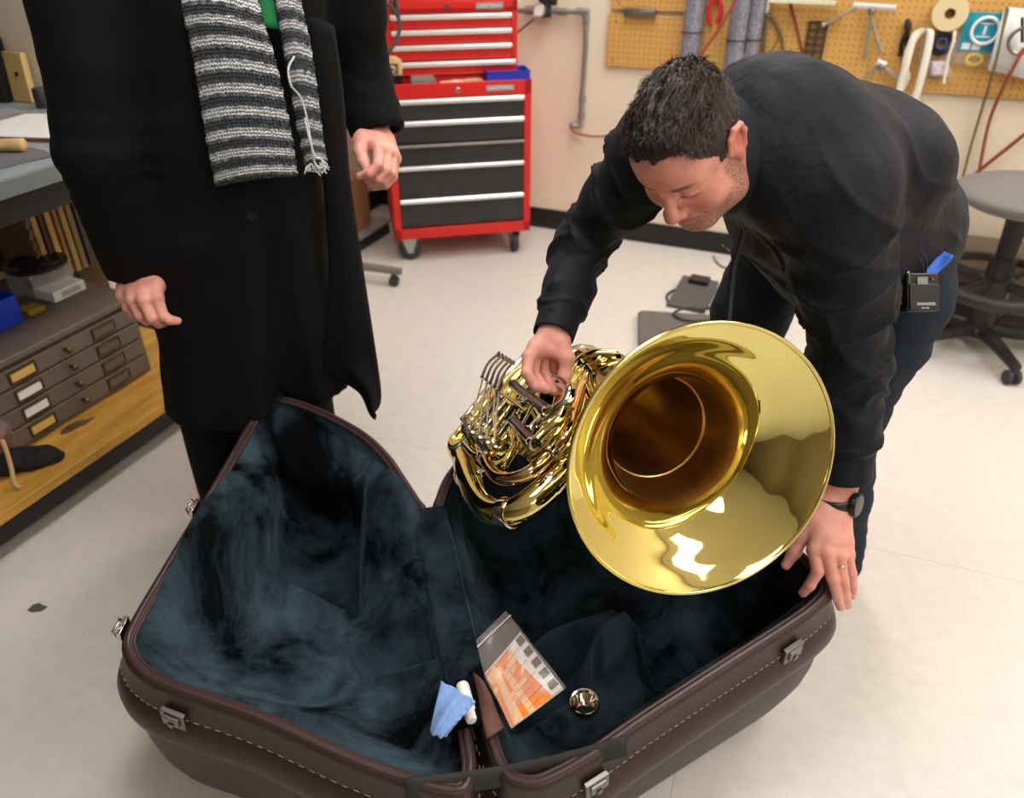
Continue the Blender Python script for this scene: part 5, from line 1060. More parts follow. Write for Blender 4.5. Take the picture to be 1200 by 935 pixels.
o = thing('pliers', 'dark pliers hanging between the chrome tee tool and white strap', 'pliers', Wp(1062,42,.045), TH); b = MB(); b.tube([Wp(1064,22,.045), Wp(1064,30,.045), Wp(1063,38,.045)], [.006,.016,.010], 10); b.build('jaws', m_iron, o, world=True); b = MB(); b.tube(smooth_path([Wp(1063,38,.045), Wp(1057,50,.045), Wp(1055,66,.045)], 5), .009, 8); b.tube(smooth_path([Wp(1063,38,.045), Wp(1063,52,.045), Wp(1067,66,.045)], 5), .009, 8); b.build('handles', m_blackp, o, world=True)
# white strap loop
m_ws = M('white cotton strap', (226,222,208), .85, bump=(300,.2)); o = thing('cotton_strap', 'looped white cotton strap hanging low over a peg, beside the man\'s back', 'strap', Wp(1080,34,.06), TH)
for path, nm in (([(1064,140,.10),(1072,118,.10),(1082,82,.10),(1090,44,.08),(1088,34,.06),(1078,36,.06),(1070,46,.07),(1063,72,.08),(1056,98,.08),(1049,124,.08)], 'outer_loop'), ([(1086,34,.055),(1076,40,.055),(1066,56,.06),(1061,78,.06),(1063,90,.06),(1056,104,.06),(1050,116,.06)], 'inner_loop')):
    b = MB(); q = smooth_path([Wp(*x) for x in path], 7)
    vs = [p+E1*(s_*.014)+WN*(.004 if s_*t_ > 0 else -.0) for p in q for s_, t_ in ((-1,1),(1,1))]; b.add(vs, [(2*i,2*i+1,2*i+3,2*i+2) for i in range(len(q)-1)]); b.build(nm, m_ws, o, world=True, solid=.005)
b = MB(); b.tube([Wp(1084,30,.0), Wp(1084,30,.09)], .005, 8); b.build('peg_hook', m_zinc, o, world=True)
def roll(name, label, u, v, r, ri, wd, m, mi=None, off=.03):
    o = thing(name, label, 'tape', Wp(u, v, off), TH); RR = Matrix(((1,0,0),(0,0,-1),(0,1,0))); b = MB(); b.lathe([(ri,0),(r-.002,0),(r,.002),(r,wd-.002),(r-.002,wd),(ri,wd),(ri,0)], (0,0,0), RR, 36); b.build('tape', m, o)
    b = MB(); b.lathe([(ri*.86,0),(ri,0),(ri,wd+.0008),(ri*.86,wd+.0008),(ri*.86,0)], (0,0,0), RR, 28); b.build('core', mi or m_card, o); b = MB(); b.tube([V(0,.03,ri*.7), V(0,-wd-.02,ri*.7)], .0045, 6); b.build('peg_hook', m_iron, o); return o
roll('masking_tape', 'wide roll of cream masking tape high on the pegboard', 1113, 15, .066, .020, .03, M('cream masking tape', (222,202,160), .7))
roll('electrical_tape', 'black and blue tape roll under the cream masking tape', 1103, 50, .046, .022, .03, m_blackp, M('blue tape', (70,96,170), .5))
m_bag = M('clear plastic film', (240,240,240), .12, trans=.85, ior=1.15, alpha=.55); 
o = thing('parts_bag', 'clear plastic bags of small parts hanging below the black tape roll', 'bag', Wp(1096,70,.05), TH)
for (u0, v0, u1, v1, nm) in ((1077,44,1096,92,'bag'), (1092,62,1116,92,'bag'), (1106,42,1124,74,'bag')):
    b = MB(); b.grid(lambda s_, t_: Wp(u0+(u1-u0)*s_+2*math.sin(t_*9), v0+(v1-v0)*t_, .05)+WN*(.012*math.sin(math.pi*s_)*math.sin(math.pi*t_)+.004*math.sin(s_*14+t_*9)), 14, 14); b.build(nm, m_bag, o, world=True, solid=.001)
b = MB(); b.grid(lambda s_, t_: Wp(1090+22*s_, 72+17*t_, .068)+WN*.004*math.sin(s_*7), 6, 6); b.build('paper_label', M('printed label', (214,196,206), .7, noise_=(60,.35)), o, world=True, solid=.0006)
b = MB(); b.tube(smooth_path([Wp(1119,36,.06), Wp(1117,50,.07), Wp(1112,66,.07), Wp(1108,84,.07), Wp(1106,98,.07)], 6), .006, 8); b.build('tie_string', m_ws, o, world=True)
o = thing('tubing_package', 'teal hanging package holding a coil of white tubing', 'package', Wp(1151,38,.03), TH); xa, za = wl(1132,18,.03); xb, zb2 = wl(1170,60,.03); pw = (xb-xa)/2; ph = (za-zb2)/2+.01
b = MB(); b.box2((-pw,-.004,-ph), (pw,0,ph)); b.build('card', M('teal printed card', (30,150,178), .4, noise_=(25,.2)), o, bevel=.001); b = MB(); b.tube([V(.008+.048*math.cos(a), -.014, .008+.048*math.sin(a)) for a in [2*math.pi*k/36 for k in range(36)]], .0065, 8, closed=True); b.build('tubing_coil', m_white, o)
b = MB(); b.box2((-.060,-.0055,-ph+.008), (-.03,-.004,-ph+.032)); b.box2((-.022,-.0055,-ph+.008), (.008,-.004,-ph+.032)); b.box2((-.020,-.0055,-.018), (.032,-.004,-.013)); b.box2((-.014,-.0055,.030), (.034,-.004,.035)); b.box2((.002,-.0055,-.008), (.012,-.004,.026)); b.build('print', m_white, o)
o = thing('parts_bag', 'small clear bag with a yellow ring, below the teal package', 'bag', Wp(1142,67,.03), TH); b = MB(); b.grid(lambda s_, t_: V(-.07+.14*s_, -.008-.008*math.sin(math.pi*s_), -.035+.06*t_), 8, 6); b.build('bag', m_bag, o, solid=.001); b = MB(); b.tube([V(.0+.028*math.cos(a), -.010, -.008+.020*math.sin(a)) for a in [2*math.pi*k/24 for k in range(24)]], .006, 8, closed=True); b.build('ring', M('yellow plastic', (230,206,40), .4), o)
o = thing('white_board', 'white backing board leaning on the pegboard at the right edge of the view', 'board', Wp(1190,48,.06), TH); b = MB(); q = [Wp(1178,8,.06), Wp(1240,14,.06), Wp(1226,98,.10), Wp(1158,82,.10)]; b.add(q, [(0,1,2,3)]); b.build('sheet', m_white, o, world=True, solid=.012)
b = MB(); b.tube([Wp(1182,10,.09), Wp(1164,80,.12)], .004, 6); b.build('edge_wire', m_iron, o, world=True)
o = thing('hose_reel_clip', 'round metal ring with a dark handle hanging on the white board', 'ring', Wp(1198,48,.12), TH); b = MB(); b.tube([Wp(1198,48,.13)+E1*.045*math.cos(a)+V(0,0,.045)*math.sin(a) for a in [2*math.pi*k/28 for k in range(28)]], .008, 8, closed=True); b.build('ring', m_steel, o, world=True); b = MB(); b.tube([Wp(1198,20,.12), Wp(1198,50,.13)], .006, 8); b.build('hook', m_iron, o, world=True)
wt('cord', 'olive cord hanging down the wall from the white board', 'cord', [(1180,8,.11),(1172,50,.13),(1163,86,.12),(1150,130,.06),(1138,170,.04),(1128,208,.04),(1115,250,.04)], .0055, M('olive cord', (110,98,64), .6))
wt('air_hose', 'bright red hose falling from the metal ring, steepest of the hoses', 'hose', [(1200,56,.14),(1186,82,.13),(1172,110,.10),(1160,140,.06),(1152,175,.05),(1146,210,.05)], .0075, m_hose)
wt('air_hose', 'dark red hose slanting across the wall above the grey stool seat', 'hose', [(1260,110,.06),(1225,138,.06),(1190,166,.06),(1150,198,.05),(1132,214,.05)], .008, M('dark red hose', (126,58,46), .5))
# a strip of papers along the top of the board
o = MB(); p = Wp(965,4,.05); o.box2((-.22,-.05,0), (.05,0,.012)); o = o.build('paper_stack', M('pale green paper', (206,210,190), .8)); o.matrix_basis = Matrix.Translation(p) @ Matrix.Rotation(TH, 4, 'Z'); tag(o, 'strip of pale paper on a ledge at the very top of the pegboard', 'paper')
# ================================================================ the workbench on the left and what is on and under it
m_btop = M('blue grey bench laminate', (150,162,170), .35, noise_=(7,.12)); m_bedge = M('grey bench edge', (112,118,120), .4); m_steelblk = M('black steel frame', (24,24,26), .5); m_oak = M('worn yellow pine board', (196,146,62), .5, noise_=(3.5,.32), stretch=(6,1,6), bump=(30,.2)); m_cabt = M('taupe enamel', (104,92,82), .5, noise_=(6,.08)); m_brz = M('bronze label frame', (92,76,48), .35, .7); m_lbl = M('paper label', (232,230,222), .7); m_lbl2 = M('yellowed paper label', (214,176,96), .7)
SF = PZ(205,462,.15); SF.z = 0                                              # a point on the bench's front line
def bn(t, w, z): return SF+E2*t-E1*w+V(0,0,z)                                 # along the bench, depth behind its front, height
kt = (room(0, kb)-SF).dot(E2)                                                # the alcove wall
T0, T1 = -2.6, kt-.02; BD = .78; ZT = .95
RB = Matrix((E2, -E1, V(0,0,1))).transposed()
def bbox(b, t0, t1, w0, w1, z0, z1): return b.box(bn((t0+t1)/2, (w0+w1)/2, (z0+z1)/2), (abs(t1-t0), abs(w1-w0), abs(z1-z0)), RB)
bench = thing('workbench', 'long workbench with grey top, black frame and yellow wood lower shelf, at the left', 'workbench', bn(0,.4,0), TH)
b = MB(); bbox(b, T0, T1, 0, BD, ZT-.004, ZT); b.build('worktop', m_btop, bench, world=True)
b = MB(); bbox(b, T0, T1, -.002, BD, ZT-.048, ZT-.0045); b.build('top_edge', m_bedge, bench, world=True, bevel=.003)
b = MB(); bbox(b, T0, T1, .03, .07, ZT-.12, ZT-.048); bbox(b, T0, T1, BD-.05, BD-.01, ZT-.12, ZT-.048); b.build('apron', m_steelblk, bench, world=True)
b = MB(); bbox(b, T0, T1-.02, -.01, BD-.02, .118, .15); b.build('lower_shelf', m_oak, bench, world=True, bevel=.003)
b = MB(); bbox(b, T0, T1-.02, .0, .03, .058, .118); bbox(b, T0, T1-.02, BD-.05, BD-.02, .058, .118); b.build('shelf_rail', m_steelblk, bench, world=True)
for t in (T0+.05, -1.2, T1-.05):
    for w_ in (.045, BD-.035): b = MB(); bbox(b, t-.025, t+.025, w_-.025, w_+.025, 0, ZT-.05); b.build('leg', m_steelblk, bench, world=True)
b = MB(); bolt = bn(-.62,-.003,ZT-.024); b.lathe([(0,0),(.008,0),(.008,.003),(0,.005)], bolt, Matrix((E2, V(0,0,1), E1)).transposed(), 10); b.build('bolt', m_steel, bench, world=True)
# flat-file drawer unit standing on the shelf
CFW = None
cp = PZ(179,434,.15); cw_ = -(cp-SF).dot(E1); ct = (cp-SF).dot(E2)+.0
top_ = PP(136,353,bn(0,cw_,0),E1); czt = top_.z
flat = thing('flat_file_cabinet', 'taupe flat-file cabinet with four shallow drawers, on the wooden shelf under the workbench', 'drawer cabinet', bn(ct-.45,cw_+.22,.15), TH)
czt = max(.44, min(.62, czt)); CL = 1.25; CD = .50
b = MB(); bbox(b, ct-CL, ct, cw_+.006, cw_+CD, .152, czt-.03); b.build('cabinet_body', m_cabt, flat, world=True)
b = MB(); bbox(b, ct-CL-.01, ct+.012, cw_-.014, cw_+CD, czt-.022, czt); b.build('cabinet_top', m_cabt, flat, world=True, bevel=.005)
zlo, zhi = .166, czt-.034; nd = 4
def drw(i): return zhi-(zhi-zlo)*i/nd, zhi-(zhi-zlo)*(i+1)/nd
colr = [(m_lbl2), m_lbl, m_lbl, m_lbl2]
for i in range(nd):
    z1_, z0_ = drw(i); b = MB(); bbox(b, ct-CL+.01, ct-.014, cw_-.006, cw_+.35, z0_+.004, z1_-.002); d = b.build('drawer', m_cabt, flat, world=True, bevel=.002); zc = (z0_+z1_)/2
    for tt in (-.285, -CL+.20):
        b = MB(); p = bn(ct+tt,cw_-.006,zc+.004); b.lathe([(0,.0),(.005,.0),(.005,.014),(.010,.018),(.011,.024),(.007,.029),(0,.030)], p, Matrix((E2, V(0,0,1), E1)).transposed(), 14); b.build('knob', m_brz, d, world=True)
    for tt, lm in ((-.14,None), (-.43,colr[i])):
        c = bn(ct+tt,cw_-.008,zc); b = MB(); hw, hh = .044, .0165
        b.tube([c+E2*hw*sx_*(1 if abs(q_) else 1)+V(0,0,hh*q_) for sx_, q_ in ((-1,-1),(1,-1),(1,1),(-1,1))], .0038, 6, closed=True); b.tube(smooth_path([c+E2*hw*.5-V(0,0,hh), c+E2*0-V(0,0,hh*1.5), c-E2*hw*.5-V(0,0,hh)], 4), .003, 6)
        lh = b.build('label_holder', m_brz, d, world=True); b = MB(); b.box(c+E1*.0005, (hw*1.7,.002,hh*1.55), RB); b.build('label_card', lm if lm else M('empty taupe card', (98,86,74), .7), lh, world=True)
# on the worktop
TQ = ZT
o = thing('paper_pad', 'large white paper sheet on a brown board, lying on the workbench', 'paper', PZ(40,147,TQ), TH)
q = [PZ(-60,158,TQ+.012), PZ(30,133,TQ+.012), PZ(105,134,TQ+.012), PZ(120,168,TQ+.012), PZ(84,163,TQ+.012)]
ctr = sum(q, V(0,0,0))/len(q)
def slab(b, q, z0, z1):
    n = len(q); b.add([V(p.x,p.y,z0) for p in q]+[V(p.x,p.y,z1) for p in q], [tuple(range(n-1,-1,-1)), tuple(range(n,2*n))]+[(i,(i+1)%n,n+(i+1)%n,n+i) for i in range(n)], 0, False); return b
slab(MB(), q, TQ+.001, TQ+.010).build('board', M('brown hardboard', (120,88,60), .6), o, world=True); slab(MB(), [p.lerp(ctr,.025) for p in q], TQ+.0105, TQ+.013).build('sheet', M('white paper', (238,238,240), .7), o, world=True)
m_mat = M('charcoal grit mat', (108,108,110), .9, noise_=(220,.4))
q = [PZ(-60,196,TQ), PZ(-60,172,TQ), PZ(10,172,TQ), PZ(38,175,TQ), PZ(52,178,TQ), PZ(64,184,TQ), PZ(30,191,TQ), PZ(0,199,TQ)]
tag(slab(MB(), q, TQ+.001, TQ+.005).build('abrasive_mat', m_mat), 'dark grey mat with a rounded corner at the workbench\'s front edge, under the mallet', 'mat')
q = [PZ(-60,150,TQ), PZ(-60,122,TQ), PZ(5,126,TQ), PZ(38,134,TQ), PZ(22,141,TQ), PZ(0,147,TQ)]
tag(slab(MB(), q, TQ+.0012, TQ+.0045).build('abrasive_mat', M('mid grey felt mat', (140,140,142), .9, noise_=(12,.3))), 'mottled grey mat near the back of the workbench, behind the white paper', 'mat')
o = thing('mallet', 'pale wooden mallet handle lying across the grey mat, entering from the left edge', 'mallet', PZ(0,165,TQ), TH); h0, h1 = PZ(29,170,TQ+.022), PZ(-55,170,TQ+.022); d = (h1-h0).normalized()
b = MB(); b.tube([h0, h0+d*.004, h0+d*.05, h0+d*.11, h0+d*.22], [.014,.0175,.0165,.014,.013], 18); b.build('handle', m_pine, o, world=True, angle=60); b = MB(); sd = V(-d.y,d.x,0); hc = h0+d*.24; b.tube([hc-sd*.06+V(0,0,.012), hc-sd*.055+V(0,0,.012), hc+sd*.055+V(0,0,.012), hc+sd*.06+V(0,0,.012)], [.028,.032,.032,.028], 20); b.build('head', m_pine, o, world=True)
KW = room(0,kb)                                                              # the alcove wall carries these
def Ap(u, v, off): return PP(u, v, KW+WN*off, WN)
p = Ap(28,124,.035); o = thing('drilled_block', 'pale wood board with two drilled holes, leaning upright at the back of the workbench', 'board', V(p.x,p.y,ZT+.001), TH, rot=Matrix.Rotation(TH,3,'Z') @ Matrix.Rotation(-.08,3,'X')); b = MB(); b.box2((-.060,-.012,0), (.060,.012,.155)); b.build('board', m_pine2, o, bevel=.002)
b = MB()
for x in (-.028,.022): b.lathe([(0,0),(.0075,0),(.0075,.002),(0,.002)], (x,-.0122,.088), Matrix(((1,0,0),(0,0,-1),(0,1,0))), 14)
b.build('drilled_holes', m_blackp, o)
p = Ap(6,124,.05); o = MB(); o.prism([(-.05,-.03),(.05,-.03),(.05,.03),(-.05,.03)], 0, .20); o.box((0,-.031,.10), (.08,.004,.17)); o = o.build('speaker_box', m_blackp, bevel=.004); o.matrix_basis = Matrix.Translation(V(p.x,p.y,ZT+.001)) @ Matrix.Rotation(TH,4,'Z'); tag(o, 'black upright box at the back of the workbench, left of the drilled wood board', 'box')
p = Ap(54,128,.07); o = MB(); o.lathe([(0,0),(.026,0),(.027,.004),(.025,.055),(.022,.060),(0,.060)], (0,0,0), None, 24); o = o.build('black_cup', M('dark grey rubber', (52,53,56), .5)); o.matrix_basis = Matrix.Translation(V(p.x,p.y,ZT+.001)); tag(o, 'small dark grey rubber cylinder right of the drilled wood board on the workbench', 'cylinder')
# upright boards filed under the worktop, on the flat-file cabinet
cz = czt+.001
cols = [(116,94,66),(184,148,98),(74,56,40),(196,160,96),(150,112,60),(170,140,82),(128,106,66),(66,66,66)]
labs = ['notched brown board filed upright, leftmost of the boards under the workbench', 'tan board filed upright just right of the notched board', 'dark walnut board filed upright between two tan boards', 'pale yellow board filed upright right of the dark walnut board', 'short brown board filed upright behind the yellow boards', 'long tan board filed upright, last but two before the coat', 'brown board filed upright, last but one before the coat', 'dark grey metal sheet filed upright, nearest the black coat']
for i in range(8):
    f = i/7; u = 20+f*62; t = (PP(u, 225+f*-8, bn(0,cw_+.30,0), E1)-SF).dot(E2); h = min(ZT-.13, .86)-cz-.02-(.06 if i in (2,4) else 0)
    m = M('filed board %d' % i, cols[i], .6, noise_=(9,.2), stretch=(1,1,.15)); o = thing('wood_board', labs[i], 'board', bn(t,cw_+.31,cz), TH, 'boards filed under the workbench'); th = .010 if i in (1,3,5,6) else .007; b = MB()
    b.box2((-.16,-th,0), (.002,th,h))
    if i == 0:
        for k in range(9): b.box2((.002,-th*.9,.03+k*h/10), (.010,th*.9,.03+k*h/10+h/20))
    b.build('board', m, o, bevel=.0015)
p = lambda u, v, w_: (PP(u, v, bn(0,cw_+w_,0), E1)-SF).dot(E2)
def onflat(name, label, cat, u, v):
    q = PZ(u, v, cz); return thing(name, label, cat, q, TH)
o = onflat('storage_box', 'small white cardboard box with a printed label on the flat-file cabinet', 'box', 72,344); b = MB(); b.box2((-.045,-.06,0), (.045,.06,.034)); b.build('box', m_white, o, bevel=.002); b = MB(); b.box2((.0452,-.030,.008), (.0458,.040,.026)); b.build('label', M('grey printed label', (176,176,178), .6, noise_=(150,.5)), o)
o = onflat('clear_container', 'clear plastic box standing under the black film reel', 'container', 52,338); b = MB(); b.box2((-.06,-.075,0), (.06,.075,.075)); b.build('box', M('cloudy clear plastic', (222,222,224), .25, trans=.6, ior=1.2, alpha=.75), o, bevel=.004); b = MB(); b.box2((-.063,-.078,.0752), (.063,.078,.083)); b.build('lid', M('cloudy clear plastic', (222,222,224)), o, bevel=.002)
RL = o.location.copy(); o = thing('tape_reel', 'black spoked plastic reel lying flat on the clear plastic box', 'reel', o.matrix_basis.translation+V(0,0,.084), TH); b = MB(); R3 = .095
b.lathe([(R3-.022,0),(R3,0),(R3,.008),(R3-.022,.008),(R3-.022,0)], (0,0,0), None, 40); b.lathe([(.010,0),(.030,0),(.030,.010),(.010,.010),(.010,0)], (0,0,0), None, 24)
for k in range(5): a = k*2*math.pi/5; b.box((math.cos(a)*.05,math.sin(a)*.05,.004), (.05,.026,.007), Matrix.Rotation(a,3,'Z'))
b.build('flange', m_blackp, o); b = MB(); b.lathe([(.032,.0082),(.060,.0082),(.060,.014),(.032,.014),(.032,.0082)], (0,0,0), None, 36); b.build('hub', m_blackp, o)
o = onflat('storage_bin', 'bright blue open plastic bin at the left edge, on the flat-file cabinet', 'bin', -16,386); b = MB(); hx_, hy_, hz_ = .055,.085,.085
for lo, hi in (((-hx_,-hy_,0),(hx_,hy_,.003)), ((-hx_,-hy_,0),(-hx_+.003,hy_,hz_)), ((hx_-.003,-hy_,0),(hx_,hy_,hz_*.95)), ((-hx_,-hy_,0),(hx_,-hy_+.003,hz_)), ((-hx_,hy_-.003,0),(hx_,hy_,hz_))): b.box2(lo, hi)
b.build('bin', M('bright blue plastic', (12,62,206), .4), o, bevel=.001); b = MB(); b.tube([V(x*(hx_+.002),y*(hy_+.002),hz_) for x, y in ((-1,-1),(1,-1),(1,1),(-1,1))], .004, 6, closed=True); b.build('lip', M('bright blue plastic', (12,62,206)), o)
o = onflat('wax_block', 'small ochre block lying right of the bright blue bin', 'block', 36,366); b = MB(); b.prism([(-.03,-.03),(.03,-.026),(.034,.03),(-.026,.034)], 0, .018); b.build('block', M('ochre wax', (150,118,44), .6), o, bevel=.004)
o = onflat('wire_spool', 'grey disc-shaped spool standing on edge behind the blue bin', 'spool', 14,318); b = MB(); R4 = Matrix((E2, V(0,0,1), E1)).transposed(); R4 = Matrix(((0,0,1),(1,0,0),(0,1,0)))
b.lathe([(0,-.012),(.060,-.012),(.062,-.010),(.062,-.008),(.04,-.007),(.04,.007),(.062,.008),(.062,.010),(.060,.012),(0,.012)], (0,0,.0625), R4, 32); b.build('spool', M('grey metal spool', (120,116,106), .4, .4), o)
# on the wooden shelf in front of the cabinet
zs_ = .1505
s3 = SDF((-.14,-.10,-.01), (.14,.10,.12), .005); s3.ell((0,0,.02), (.07,.04,.028), k=0).ell((.05,-.016,.012), (.045,.028,.015), k=.03).ell((-.04,.01,.03), (.038,.034,.032), k=.03); s3.cut((0,0,.0), (0,0,-1), .3)
v3, f3 = s3.mesh(); v3 = v3+vnormals(v3, f3)*(fbm(v3, 26, 3)*.016)[:,None]; v3[:,2] = np.maximum(v3[:,2], 0)
q = PZ(32,546,zs_); o = thing('cloth_bag', 'crumpled black cloth bag lying on the wooden shelf below the drawers', 'bag', q, TH-.5); v3 = v3@np.array(Matrix.Rotation(TH+1.1,3,'Z')).T+np.array(q); npbuild('cloth', [(v3, f3)], M('black crumpled cloth', (20,20,22), .85), o)
q = PZ(3,556,zs_); o = thing('gig_bag', 'tan patterned bag with pale piping at the left edge of the wooden shelf', 'bag', q, TH); s3 = SDF((-.16,-.12,-.01), (.16,.14,.22), .006); s3.etube((-.06,0,.05), (.0,0,.13), (.10,.05), (.07,.035), (0,1,0), k=.02); s3.cut((0,0,0), (0,0,-1), .4); v3, f3 = s3.mesh(); npbuild('bag', [(xform(v3, Matrix.Rotation(TH,3,'Z'), q), f3)], M('tan patterned fabric', (170,124,82), .8, noise_=(30,.45), col2=(90,84,110)), o)
b = MB(); b.tube(smooth_path([PZ(2,515,.27), PZ(8,530,.24), PZ(13,548,.20), PZ(17,566,.17), PZ(24,572,.157)], 5), .006, 8); b.build('piping', M('pale tan piping', (196,160,110), .6), o, world=True)
q = PZ(89,499,zs_); b = MB(); pts = [(-.055,-.008),(-.03,-.018),(.0,-.016),(.02,-.020),(.065,-.006),(.03,.004),(.02,.018),(-.01,.020),(-.04,.012)]
b.prism(pts, 0, .004); b.prism([(x*.5,y*.5+.002) for x, y in pts], .004, .008); o = b.build('leather_scrap', M('brown leather scrap', (92,70,50), .7, noise_=(60,.3)), bevel=.0015); o.matrix_basis = Matrix.Translation(q) @ Matrix.Rotation(1.0,4,'Z'); tag(o, 'flat brown scrap lying on the wooden shelf in front of the lowest drawer', 'scrap')
# ================================================================ stool, pedals and other things on the floor
m_stool = M('grey stool fabric', (122,119,116), .85, noise_=(150,.15), bump=(500,.3)); m_blk2 = M('black stool plastic', (34,33,33), .5)
bc = PZ(1145,390,.06); bc.z = 0
st = thing('drafting_stool', 'grey upholstered drafting stool with black foot ring on casters, at the right edge', 'stool', bc)
s3 = SDF((-.34,-.32,.52), (.34,.32,.72), .008); s3.ell((.03,0,.625), (.275,.255,.052), k=0).ell((.03,0,.600), (.24,.22,.045), k=.02); v3, f3 = s3.mesh(); npbuild('seat', [(v3+np.array(list(bc)), f3)], m_stool, st)
b = MB(); b.lathe([(0,.560),(.09,.560),(.10,.552),(.06,.545),(.040,.53),(.034,.40),(.032,.385),(.046,.38),(.046,.28),(.042,.27),(.050,.265),(.050,.10),(.062,.09),(.060,.06),(0,.06)], (0,0,0), None, 24); b.build('column', m_blk2, st)
b = MB(); RF = .245
b.tube([V(RF*math.cos(a), RF*math.sin(a), .285) for a in [2*math.pi*k/48 for k in range(48)]], .026, 12, closed=True); b.lathe([(.046,.305),(.060,.300),(.060,.265),(.046,.262)], (0,0,0), None, 20)
for k in range(4): a = k*math.pi/2+.5; b.tube([V(.05*math.cos(a),.05*math.sin(a),.283), V(RF*math.cos(a),RF*math.sin(a),.285)], [.020,.016], 8)
b.build('foot_ring', m_blk2, st)
for k in range(5):
    a = 2*math.pi*k/5+math.radians(196); d = V(math.cos(a),math.sin(a),0); b = MB(); b.tube([d*.03+V(0,0,.085), d*.17+V(0,0,.082), d*.30+V(0,0,.070)], [.030,.025,.019], 10); l = b.build('base_arm', m_blk2, st)
    s_ = V(-d.y,d.x,0); c = d*.295; b = MB(); R = Matrix((d, V(0,0,1), d.cross(V(0,0,1)))).transposed()
    for e in (-1,1): b.lathe([(0,-.011),(.022,-.011),(.0275,-.007),(.0275,.007),(.022,.011),(0,.011)], c+s_*e*.016+V(0,0,.028), R, 20)
    b.tube([c+V(0,0,.028), c+V(0,0,.075)], .010, 8); b.build('caster', m_rub, l)
p = Wp(1150,300,.30); o = thing('brown_chest', 'long brown box on the floor by the wall, behind the drafting stool', 'box', V(p.x,p.y,0), TH); b = MB(); b.box2((-.42,-.2,.012), (.62,.2,.22)); b.build('box', M('brown wood grain box', (70,54,43), .6, noise_=(8,.2), stretch=(.2,1,3)), o, bevel=.006)
b = MB(); b.box2((-.43,-.21,.2202), (.63,.21,.285)); b.build('lid', M('taupe box lid', (98,84,70), .6), o, bevel=.006); b = MB(); b.tube(smooth_path([V(-.30,-.212,.255), V(-.29,-.225,.25), V(-.21,-.225,.25), V(-.20,-.212,.255)], 4), .010, 8); b.build('handle', m_blackp, o); b = MB(); b.box2((.055,-.2125,.10), (.105,-.2,.20)); b.build('latch', M('tan leather latch', (150,126,98), .6), o, bevel=.002)
b = MB()
for x in (-.40,.60):
    for y in (-.18,.18): b.cyl((x,y,0), (x,y,.013), .015, 10)
b.build('rubber_feet', m_rub, o)
# foot pedal with its cable, and the grey pad nearer the bell
pc = PZ(812,346,.02); o = thing('foot_pedal', 'dark grey foot pedal with looped cable on the floor, beside the bending man\'s jeans', 'pedal', (pc.x,pc.y,0), -.45)
m_ped = M('dark pedal rubber', (86,82,80), .5, noise_=(60,.2)); b = MB(); b.prism([(-.13,.0),(.13,.0),(.13,.055),(-.13,.018)], -.085, .085, (0,0,0), Matrix(((0,1,0),(1,0,0),(0,0,1))) @ Matrix(((1,0,0),(0,0,1),(0,1,0)))); 
b.build('base', m_ped, o, bevel=.004); b = MB(); b.box((0,.10,.052), (.09,.07,.03)); b.build('pivot', m_blackp, o, bevel=.004)
def cab(pts, r=.0055): b = MB(); b.tube(smooth_path([PZ(u, v, z) for u, v, z in pts], 8), r, 8); return b
cab([(836,331,.05),(822,333,.02),(800,336,.008),(786,342,.006),(781,348,.006),(786,355,.006),(800,358,.006),(820,360,.006),(845,360,.006),(862,352,.006),(870,340,.006)]).build('cable_loop', m_rub, o, world=True)
cab([(850,362,.006),(822,362,.03),(805,361,.042),(792,365,.044),(790,369,.044),(800,374,.044),(815,376,.044),(835,375,.03),(855,372,.006)], .005).build('cable_loop', m_rub, o, world=True)
cab([(836,300,.006),(839,306,.006),(846,312,.006),(856,316,.006)], .005).build('cable_loop', M('grey cable', (130,128,120), .6), o, world=True)
pc = PZ(800,392,.02); o = thing('kneeling_pad', 'flat grey pad with rounded corners on the floor, just behind the bell\'s upper edge', 'pad', (pc.x,pc.y,0)); q = [PZ(u, v, .034) for u, v in ((748,365),(753,363),(800,366),(860,370),(900,376),(905,420),(880,432),(800,425),(752,408),(748,395))]
slab(MB(), q, .001, .034).build('pad', M('grey foam pad', (104,99,96), .85, noise_=(18,.12)), o, world=True, bevel=.006)
# the foot of a rolling stand behind the coat, and the box beside the cabinet
h0, h1 = PZ(378,306,.085), PZ(470,318,.075); o = thing('rolling_stand', 'grey rolling stand foot with a caster, poking out from behind the long black coat', 'stand', (h0.x,h0.y,0)); m_tau = M('taupe steel tube', (128,120,112), .45, .2)
b = MB(); b.tube([h0, h0.lerp(h1,.5), h1], [.021,.020,.018], 12); b.build('base_leg', m_tau, o, world=True)
b = MB(); c = h1.lerp(h0,.10); b.tube([V(c.x,c.y,.07), V(c.x,c.y,.04)], .012, 10)
R = Matrix((CR, V(0,0,1), V(0,-1,0))).transposed(); 
for e in (-1,1): b.lathe([(0,-.009),(.019,-.009),(.0235,-.006),(.0235,.006),(.019,.009),(0,.009)], V(c.x,c.y+e*.013,.024), R, 20)
b.build('caster', m_rub, o, world=True)
hs = h0+(h0-h1).normalized()*.06; b = MB(); b.tube([V(hs.x,hs.y,.07), V(hs.x,hs.y,.60)], .017, 12); b.build('post', m_tau, o, world=True)
for a in (2.2, 4.1): b = MB(); d = V(math.cos(a)*.24, math.sin(a)*.24, 0); b.tube([V(hs.x,hs.y,.085), V(hs.x,hs.y,.075)+d], [.020,.017], 12); b.tube([V(hs.x,hs.y,.06)+d, V(hs.x,hs.y,.0)+d], .014, 10); b.build('base_leg', m_tau, o, world=True)
b = MB(); b.lathe([(0,.60),(.11,.60),(.115,.606),(.11,.614),(0,.614)], (hs.x,hs.y,0), None, 28); b.build('top_plate', m_tau, o, world=True)
